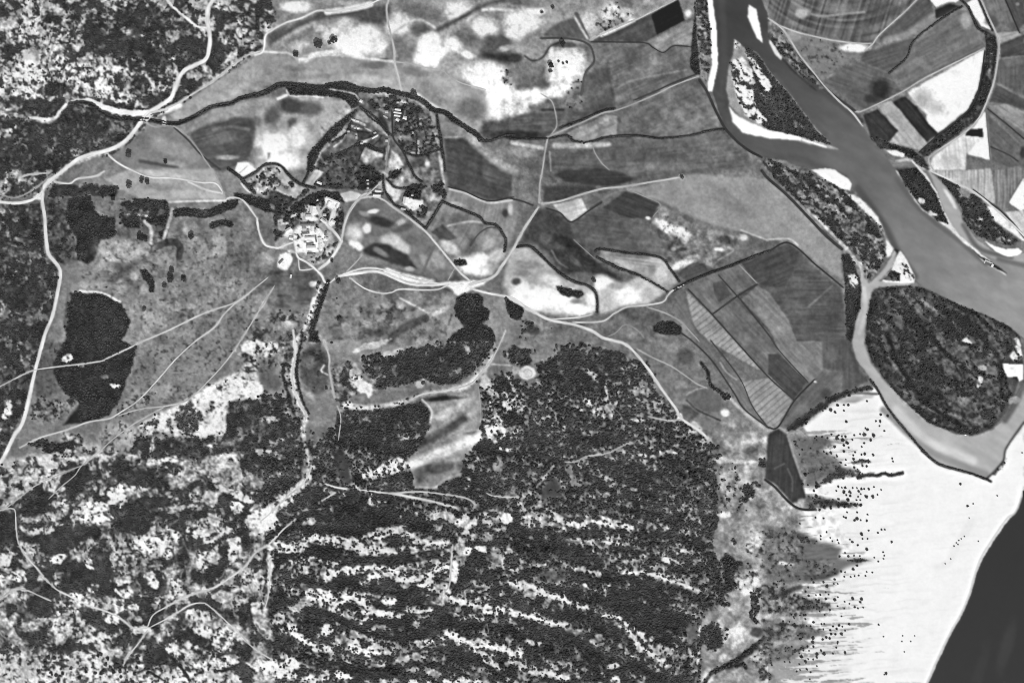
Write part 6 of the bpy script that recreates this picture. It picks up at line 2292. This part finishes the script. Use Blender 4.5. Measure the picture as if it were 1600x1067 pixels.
def tree_meshes(k, tall, low):
    """trunk with limbs, and a crown of many uneven leaf clumps; unit crown radius"""
    r = random.Random(900 + k)
    bm = bmesh.new()
    th = .75 * tall if not low else .35
    tube(bm, (0, 0, -.1), (.03, .02, th), .10, .06)
    for i in range(5):
        t = i / 5 * 6.283 + r.random()
        tube(bm, (.02, .01, th * r.uniform(.6, .95)), (math.cos(t) * .55, math.sin(t) * .55, th + tall * r.uniform(.15, .45)), .045, .015, 5)
    tr = bpy.data.meshes.new('trunk'); bm.to_mesh(tr); bm.free(); tr.materials.append(MAT_BARK)
    v1, f1 = ico(1)
    co, fc = [], []
    m = 26
    for i in range(m):
        t = r.random() * 6.283; q = math.sqrt(r.random()) * .78
        z = th * (.55 if low else .9) + tall * (.62 * math.sqrt(max(0, 1 - (q / .95) ** 2)) * r.uniform(.55, 1.05))
        s = r.uniform(.22, .40) * (1.1 - .25 * q)
        j = np.array([[1 + r.uniform(-.28, .28)] for _ in v1])
        ang = r.random() * 6.283; R = np.array([[math.cos(ang), -math.sin(ang), 0], [math.sin(ang), math.cos(ang), 0], [0, 0, 1]])
        vv = (v1 * j) @ R.T * np.array([s * 1.1, s * 1.1, s * .8]) + np.array([q * math.cos(t), q * math.sin(t), z])
        fc.append(f1 + len(v1) * i); co.append(vv)
    me = bpy.data.meshes.new('crown')
    co = np.concatenate(co); fc = np.concatenate(fc)
    me.from_pydata([tuple(x) for x in co], [], [tuple(int(q) for q in x) for x in fc]); me.materials.append(MAT_LEAF)
    # the same tree in one piece, for those only a few paces wide in the view
    bm = bmesh.new(); bm.from_mesh(me); n0 = len(bm.faces); bm.from_mesh(tr); bm.faces.ensure_lookup_table()
    for f in bm.faces[n0:]: f.material_index = 1
    one = bpy.data.meshes.new('tree'); bm.to_mesh(one); bm.free(); one.materials.append(MAT_LEAF); one.materials.append(MAT_BARK)
    return tr, me, one
TREES = [tree_meshes(k, 1.25, False) for k in range(6)]
BUSHES = [tree_meshes(20 + k, .9, True) for k in range(6)]

def single(name, p, r, label, cat, group, low=False, parts=False):
    X, Y = wxy(*p); z = ground_z(*p) - .05
    src = random.choice(BUSHES if low else TREES)
    sc = r * MPP * 1.02
    rz = random.random() * 6.283
    sx, sy = random.uniform(.9, 1.12), random.uniform(.9, 1.12)
    if parts:
        e = put(name, None, label=label, cat=cat, group=group, loc=(X, Y, z), rz=rz); e.scale = (sc * sx, sc * sy, sc)
        put('trunk', src[0], e); put('crown', src[1], e)
    else:
        e = put(name, src[2], label=label, cat=cat, group=group, loc=(X, Y, z), rz=rz); e.scale = (sc * sx, sc * sy, sc)

# scattered by cover
def lattice(sp, jit):
    jx, jy = np.meshgrid(np.arange(-2, W + 2, sp), np.arange(-2, H + 2, sp))
    jx = (jx + (np.arange(jx.shape[0])[:, None] % 2) * sp * .5).ravel(); jy = jy.ravel()
    jx = jx + rng.uniform(-jit, jit, jx.size); jy = jy + rng.uniform(-jit, jit, jy.size)
    ok = (jx > 1) & (jx < W - 1) & (jy > 1) & (jy < H - 1)
    jx, jy = jx[ok], jy[ok]
    ii, jj = jy.astype(int), jx.astype(int)
    ok = ~KEEP[ii, jj] & ~is_water[ii, jj] & (C[ii, jj] > .03)
    return jx[ok], jy[ok], ii[ok], jj[ok]
# closed stands, scrub, gardens
jx, jy, ii, jj = lattice(2.75, 1.7)
kk = KIND[ii, jj]; iw = kk == KINDS.index('w'); ih = kk == KINDS.index('h')
ov = over[ii, jj]; cc = C[ii, jj]
ok = np.where(iw, (cc > .86) & (ov > 0), np.where(ih, ov > .04, ov > 0))
pr = np.where(cc > .96, .97, np.where(ih, np.clip(.30 + ov * 1.5, .3, .9), np.clip(.5 + ov * 1.6, .4, .97)))
ok &= rng.random(jx.size) < pr
jx, jy, ii, jj = jx[ok], jy[ok], ii[ok], jj[ok]
kk = KIND[ii, jj]
rad = (.85 + 1.15 * rng.random(jx.size) ** 2) * np.where(over[ii, jj] < .08, .85, 1.0)
rad *= np.where(kk == KINDS.index('i'), .85, 1.0)
rad *= np.where((kk == KINDS.index('h')) & (jx > 1150), .72, 1.0) * np.where((kk == KINDS.index('h')) & (jx < 700), .8, 1.0)
# open pine stands: crowns standing apart
bx_, by_, bi, bj = lattice(3.1, 1.75)
ok = (KIND[bi, bj] == KINDS.index('w')) & (C[bi, bj] <= .86) & (over[bi, bj] > -.04) & (rng.random(bx_.size) < .96)
bx_, by_, bi, bj = bx_[ok], by_[ok], bi[ok], bj[ok]
brad = .9 + 1.3 * rng.random(bx_.size) ** 1.6 + .7 * np.clip(fbm(bx_, by_, 30, 91, 2) - .45, 0, 1)
jx = np.concatenate([jx, bx_]); jy = np.concatenate([jy, by_]); rad = np.concatenate([rad, brad])
ii = np.concatenate([ii, bi]); jj = np.concatenate([jj, bj]); kk = KIND[ii, jj]
SECT = {
 'w': [(824, 581, 'in the wood round the octagonal pond'), (950, 700, 'in the dense middle of the great wood'), (1060, 800, "near the great wood's eastern margin"),
       (600, 600, 'in the wood west of the wavy glade'), (560, 720, 'in the wood south-west of the wavy glade'), (740, 500, 'in the dark grove by the braided junction'),
       (600, 880, 'on the white-streaked dune ridges at the bottom'), (880, 950, 'on the dark dune ridges below the great wood'), (1180, 800, 'scattered on the pale strip beside the sand flat')],
 'h': [(80, 100, 'on the speckled north-western heath'), (280, 90, 'on the dark heath beside the upper main road'), (40, 480, 'in the dark scrub west of the white road'),
       (60, 250, 'in the scrubby valley near the road fork'), (250, 560, 'on the meadow crossed by three tracks'), (80, 700, 'in the patchy scrub at the lower left tracks'),
       (200, 850, 'in the mottled white-and-dark scrub at the lower left'), (1240, 850, "on the grey fingers at the sand flat's edge"), (380, 700, 'in the scrub west of the sandy ride')],
 'i': [(1220, 150, 'on the forked island upstream'), (1290, 340, 'on the wooded island with the tongue-shaped sandbar'), (1460, 570, 'on the big round island'),
       (1440, 300, 'on the spit of the east bank'), (1540, 340, 'on the island behind the side channel'), (1095, 60, "on the west bank by the long sandbar"), (1330, 480, "on the mainland bank of the backwater"), (1500, 160, 'in the oxbow bend')],
 'g': [(440, 350, 'among the gardens west of the village'), (500, 340, 'between the village sheds'), (420, 285, 'in the tree-dotted garden'), (530, 265, 'in the grove north of the village'),
       (640, 180, "round the barns in the enclosure"), (660, 290, "in the enclosure's southern corner"), (590, 280, "by the enclosure's south gate")],
}
NAMES = {'w': ('pine_tree', 'tree', 'dark pine crown', 'trees of the woods', 'woodland', 'dense dark pine woodland over the southern dunes'),
         'h': ('heath_bush', 'bush', 'dark round bush', 'bushes of the heath', 'heath_scrub', 'dark low scrub speckling the heath and pale ground'),
         'i': ('riverside_tree', 'tree', 'dark riverside tree', 'trees of the river islands', 'riverside_thicket', 'dark thicket covering the river islands and banks'),
         'g': ('garden_tree', 'tree', 'dark garden tree', 'trees of the gardens', 'garden_foliage', 'dark small trees crowding the gardens and enclosure'),
         'k': (None, None, None, None, 'stream_foliage', 'dark continuous foliage of the stream belts'),
         'c': (None, None, None, None, 'copse_foliage', 'closed dark foliage of the meadow copses')}
for ki, kl in enumerate(KINDS):
    m = np.where(kk == ki)[0]
    name, cat, words_, grp, sname, slabel = NAMES[kl]
    rest_ = m
    if name:
        order = m[np.argsort(-rad[m])]
        pick = order[:298] if len(m) > 298 else m
        for q in pick:
            p = (jx[q], jy[q])
            ph = min(SECT[kl], key=lambda t: (t[0] - p[0]) ** 2 + (t[1] - p[1]) ** 2)[2]
            sz = 'broad' if rad[q] > np.percentile(rad[pick], 75) else 'middling' if rad[q] > np.percentile(rad[pick], 35) else 'slight'
            single(name, p, rad[q], sz + ' ' + words_ + ' ' + ph, cat, grp, low=(kl == 'h'))
        rest_ = np.setdiff1d(m, pick)
    massed(sname, jx[rest_], jy[rest_], rad[rest_] * 1.08, {'h': .55, 'g': .7, 'k': .45, 'c': .38}.get(kl, .58), slabel, {'w': 'woodland', 'h': 'scrub', 'i': 'thicket'}.get(kl, 'foliage'))
print('trees', len(jx), np.bincount(kk))

# hedgerows and tree-lined streams
for w, label, pts in HEDGES:
    P = np.array(pts); r = np.random.default_rng(len(label) * 31 + len(pts))
    P = P[(P[:, 0] > -4) & (P[:, 0] < W + 4) & (P[:, 1] > -4) & (P[:, 1] < H + 4)]
    if len(P) < 2: continue
    tg = np.gradient(P, axis=0); tg /= np.hypot(tg[:, 0], tg[:, 1])[:, None] + 1e-9
    nr = np.stack([-tg[:, 1], tg[:, 0]], -1)
    rows = max(1, int(w / 2.4))
    xs, ys, rs = [], [], []
    for k in range(rows):
        o = 0 if rows == 1 else (k / (rows - 1) - .5) * (w - 2.6)
        q = P + nr * (o + r.normal(0, .45, len(P)))[:, None] + r.normal(0, .4, P.shape)
        xs.append(q[:, 0]); ys.append(q[:, 1])
        t_ = np.arange(len(P)) * 1.7
        rs.append(r.uniform(1.05, 1.6, len(P)) * (1 if w > 3.2 else .85) * (.72 + .75 * fbm(t_, t_ * 0 + k * 40 + len(label), 14, 97, 3)))
    massed('hedgerow', np.concatenate(xs), np.concatenate(ys), np.maximum(np.concatenate(rs), 1.15), .55, label.strip(), 'hedge', None)

for p, r, label in LONE:
    single('lone_tree', p, r, label, 'tree', 'solitary trees of fields and hills', parts=True)
for p, r, label in SHRUBS:
    single('black_bush' if 'black' in label else 'dune_shrub', p, r * .82, label, 'bush', 'black bushes at the bottom left' if 'black' in label else 'shrubs on the sand flat', low=True)

# ------------------------------------------------------------------ buildings
def box_mesh(name, x0, y0, z0, x1, y1, z1, mat):
    v = [(x0, y0, z0), (x1, y0, z0), (x1, y1, z0), (x0, y1, z0), (x0, y0, z1), (x1, y0, z1), (x1, y1, z1), (x0, y1, z1)]
    f = [(3, 2, 1, 0), (4, 5, 6, 7), (0, 1, 5, 4), (1, 2, 6, 5), (2, 3, 7, 6), (3, 0, 4, 7)]
    me = bpy.data.meshes.new(name); me.from_pydata(v, [], f); me.materials.append(mat)
    return me

def house(tile, x, y, w, h, rot, label, roof='pale', height=4.2, flat=False, group='village buildings', name='house', cat='house'):
    (px, py), = coords('%g,%g' % (x, y), tile)
    sc = TILES[tile][2]
    w = w / sc * MPP; h = h / sc * MPP
    X, Y = wxy(px, py); z = ground_z(px, py) - .3
    e = put(name, None, label=label, cat=cat, group=group, loc=(X, Y, z), rz=-math.radians(rot))
    rm = {'pale': MAT_ROOF_PALE, 'mid': MAT_ROOF_MID, 'dark': MAT_ROOF_DARK}[roof]
    a, b = w / 2, h / 2
    put('wall', box_mesh('wall', -a, -b, 0, a, b, height, MAT_WALL), e)
    long_x = a >= b
    if flat:
        put('roof', box_mesh('roof', -a - .25, -b - .25, height + .003, a + .25, b + .25, height + .35, rm), e)
    else:
        ha, hb = a + .4, b + .4
        rise = min(a, b) * .55
        if long_x:
            v = [(-ha, -hb, height - .1), (ha, -hb, height - .1), (ha, hb, height - .1), (-ha, hb, height - .1), (-ha, 0, height + rise), (ha, 0, height + rise)]
            f = [(0, 1, 5, 4), (2, 3, 4, 5), (1, 2, 5), (3, 0, 4), (3, 2, 1, 0)]
        else:
            v = [(-ha, -hb, height - .1), (ha, -hb, height - .1), (ha, hb, height - .1), (-ha, hb, height - .1), (0, -hb, height + rise), (0, hb, height + rise)]
            f = [(3, 0, 4, 5), (1, 2, 5, 4), (0, 1, 4), (2, 3, 5), (3, 2, 1, 0)]
        me = bpy.data.meshes.new('roof'); me.from_pydata(v, [], f); me.materials.append(rm)
        ro = put('roof', me, e)
        if name == 'house':
            put('chimney', box_mesh('chimney', a * .45, -.4, height + rise * .4, a * .45 + .8, .4, height + rise + 1.0, MAT_WALL), ro)
    put('door', box_mesh('door', -.6, -b - .06, .3, .6, -b + .1, 2.5, MAT_WOOD), e)
    for k in (-1, 1):
        put('window', box_mesh('window', k * a * .55 - .5, -b - .05, 1.6, k * a * .55 + .5, -b + .1, 2.8, MAT_WOOD), e)

house('b', 432, 205, 62, 72, 8, 'white square house at the village yard\'s northern point')
house('b', 385, 288, 60, 52, 0, 'white house joined below the northern square one', 'pale', 3.8)
house('b', 165, 432, 66, 44, -32, 'white tilted house west of the village yard')
house('b', 640, 98, 150, 26, 22, 'long pale shed slanting above the village', 'pale', 3.4, name='shed', cat='shed')
house('b', 700, 150, 28, 62, 22, 'short pale shed forming the long shed\'s right wing', 'pale', 3.2, name='shed', cat='shed')
house('b', 600, 138, 26, 56, 22, 'short pale shed forming the long shed\'s left wing', 'pale', 3.2, name='shed', cat='shed')
house('b', 375, 372, 150, 26, -2, 'long dark-roofed range along the courtyard\'s north side', 'dark', 5)  # dark roof stands in for the shadow north of the courtyard block
house('b', 430, 420, 34, 60, 0, 'pale narrow house inside the courtyard block', 'pale')
house('b', 340, 420, 44, 34, 0, 'grey small house in the courtyard\'s upper left', 'mid')
house('b', 355, 466, 84, 22, -4, 'dark-roofed low range across the courtyard', 'dark')
house('b', 480, 440, 36, 56, 20, 'pale house right of the courtyard\'s upper block')
house('b', 400, 520, 100, 34, -3, 'long white house in the middle of the courtyard', 'pale')
house('b', 402, 584, 78, 16, -8, 'thin dark-roofed range below the long white house', 'dark', 3.6)
house('b', 415, 630, 100, 50, -3, 'broad white house at the courtyard\'s southern end', 'pale', 5)
house('b', 415, 694, 90, 18, 0, 'low dark-roofed outhouse at the courtyard\'s foot', 'dark', 3)
house('b', 468, 530, 16, 70, -10, 'slim dark-roofed outhouse between two white houses', 'dark', 3.4)
house('b', 512, 545, 40, 60, -8, 'white house on the courtyard\'s east side')
house('b', 518, 612, 42, 56, -6, 'white house below it on the east side')
house('b', 545, 330, 58, 24, 36, 'white slanting house at the lane bend', 'pale')
house('b', 655, 340, 44, 34, 30, 'pale house by the broad farm lane', 'pale')
house('b', 580, 530, 36, 36, 20, 'small pale house at the village\'s right edge', 'pale', 3.4)
house('b', 575, 470, 24, 40, 10, 'small dark-roofed hut at the village\'s right edge', 'dark', 3)
house('b', 192, 522, 42, 30, 10, 'small white house beside the western track', 'pale', 3.4)
house('b', 560, 262, 34, 30, 0, 'small pale hut among trees north of the lane bend', 'mid', 3)
house('b', 475, 98, 22, 16, -20, 'tiny white hut in the trees above the village', 'pale', 2.8)
house('b', 72, 775, 62, 20, -48, 'dark narrow hut on the round threshing floor', 'dark', 3, name='hut', cat='hut')
house('b', 180, 940, 16, 36, 10, 'tiny pale hut on the slope below the threshing floor', 'pale', 2.6, name='hut', cat='hut')
G2 = 'farm buildings of the enclosure'
for args in ((820, 292, 80, 24, 8, 'uppermost of three parallel white barns in the enclosure'), (815, 334, 104, 20, 8, 'middle of three parallel white barns in the enclosure'),
             (810, 374, 84, 20, 8, 'lowest of three parallel white barns in the enclosure')):
    house('g', *args, 'pale', 4.5, group=G2, name='barn', cat='barn')
for args in ((815, 430, 44, 36, 35, 'small pale barn below the three parallel ones', 'pale'), (915, 405, 50, 50, 10, 'pale square barn beside a dark tree', 'pale'), (648, 388, 64, 20, 32, 'pale shed west of the enclosure lane', 'mid'),
             (665, 320, 40, 36, 0, 'pale shed touching the lane opposite the barns', 'mid'), (268, 546, 28, 28, 0, 'white hut at the western plots', 'pale'), (222, 540, 26, 24, 0, 'paler twin hut at the western plots', 'mid'),
             (206, 430, 34, 18, 20, 'left of two white huts on the slim plot', 'pale'), (262, 448, 38, 18, 20, 'right of two white huts on the slim plot', 'pale'), (500, 608, 34, 20, -10, 'small pale hut by the triangular plot', 'mid'),
             (500, 665, 84, 18, -30, 'long pale shed by the triangular plot', 'pale'), (665, 716, 34, 34, 0, 'pale hut where the lanes meet', 'mid'), (318, 752, 34, 26, 0, 'pale hut on the low hedge', 'mid'),
             (135, 590, 28, 24, 0, 'tiny pale hut on the outer belt', 'mid'), (242, 676, 24, 28, 0, 'tiny pale hut between grey plots', 'mid'), (1020, 606, 30, 30, 0, 'pale hut in the eastern gardens', 'mid'),
             (310, 172, 34, 34, 30, "white hut at the enclosure's north-west tip", 'pale'), (820, 190, 30, 22, 0, "grey hut north of the barns", 'mid'), (1100, 740, 26, 60, 6, 'narrow grey shed in the eastern gardens', 'mid')):
    house('g', *args, 3.2, group=G2, name='shed', cat='shed')
for args in ((305, 478, 96, 26, 4, 'upper of two pale sheds at the south gate', 'pale'), (285, 545, 110, 30, 4, 'lower of two pale sheds at the south gate', 'pale'), (722, 618, 78, 90, 10, 'large white farmhouse in the southern yard', 'pale'),
             (145, 315, 30, 22, 0, 'uppermost of three grey huts in the dark grove', 'mid'), (150, 366, 30, 26, 0, 'middle of three grey huts in the dark grove', 'mid'), (150, 432, 30, 24, 0, 'lowest of three grey huts in the dark grove', 'mid'),
             (820, 540, 30, 26, 0, 'small pale hut in the dark trees of the southern yard', 'mid'), (685, 750, 70, 26, 10, 'pale shed below the southern yard', 'mid')):
    house('h', *args, 4, group=G2, name='shed', cat='shed')
house('a', 1120, 375, 62, 26, 22, 'small white shed below the pale parallelogram plot', 'pale', 3.2, group=G2, name='shed', cat='shed')

# ------------------------------------------------------------------ road bridge over the stream, landing stage on the spit
bx, by = 233.5, 184.0
X, Y = wxy(bx, by)
br = put('road_bridge', None, label='short stone bridge carrying the white main road over the stream', cat='bridge', loc=(X, Y, ground_z(bx, by) + .1), rz=math.radians(48))
put('deck', box_mesh('deck', -11, -4.6, -.9, 11, 4.6, .45, MAT_ROOF_PALE), br)
for s in (-1, 1):
    put('parapet', box_mesh('parapet', -11.5, s * 5.0 - .35, -.9, 11.5, s * 5.0 + .35, 1.4, MAT_STONE), br)
    put('abutment', box_mesh('abutment', s * 9.5 - 1.4, -5.6, -1.6, s * 9.5 + 1.4, 5.6, -.93, MAT_STONE), br)

px, py = 1544.5, 412.2
X, Y = wxy(px, py)
ls = put('landing_stage', None, label='small pale-edged landing stage at the tip of the thin spit', cat='landing stage', loc=(X, Y, .2), rz=-math.radians(24))
put('deck', box_mesh('deck', -11, -4.2, .5, 11, 4.2, .9, MAT_WOOD), ls)
put('kerb', box_mesh('kerb', -11.4, 2.6, .903, 9, 5.2, 1.4, MAT_STONE), ls)
put('kerb', box_mesh('kerb', -11.6, -3.5, .903, -8.8, 2.59, 1.4, MAT_STONE), ls)
put('shelter', box_mesh('shelter', 6.6, -4.4, .903, 11.6, 2.5, 3.6, MAT_WALL), ls)
for sx in (-10, 0, 10):
    for sy in (-3.8, 3.8):
        put('pile', box_mesh('pile', sx - .3, sy - .3, -1.5, sx + .3, sy + .3, .49, MAT_WOOD), ls)
print('done', len(bpy.data.objects))
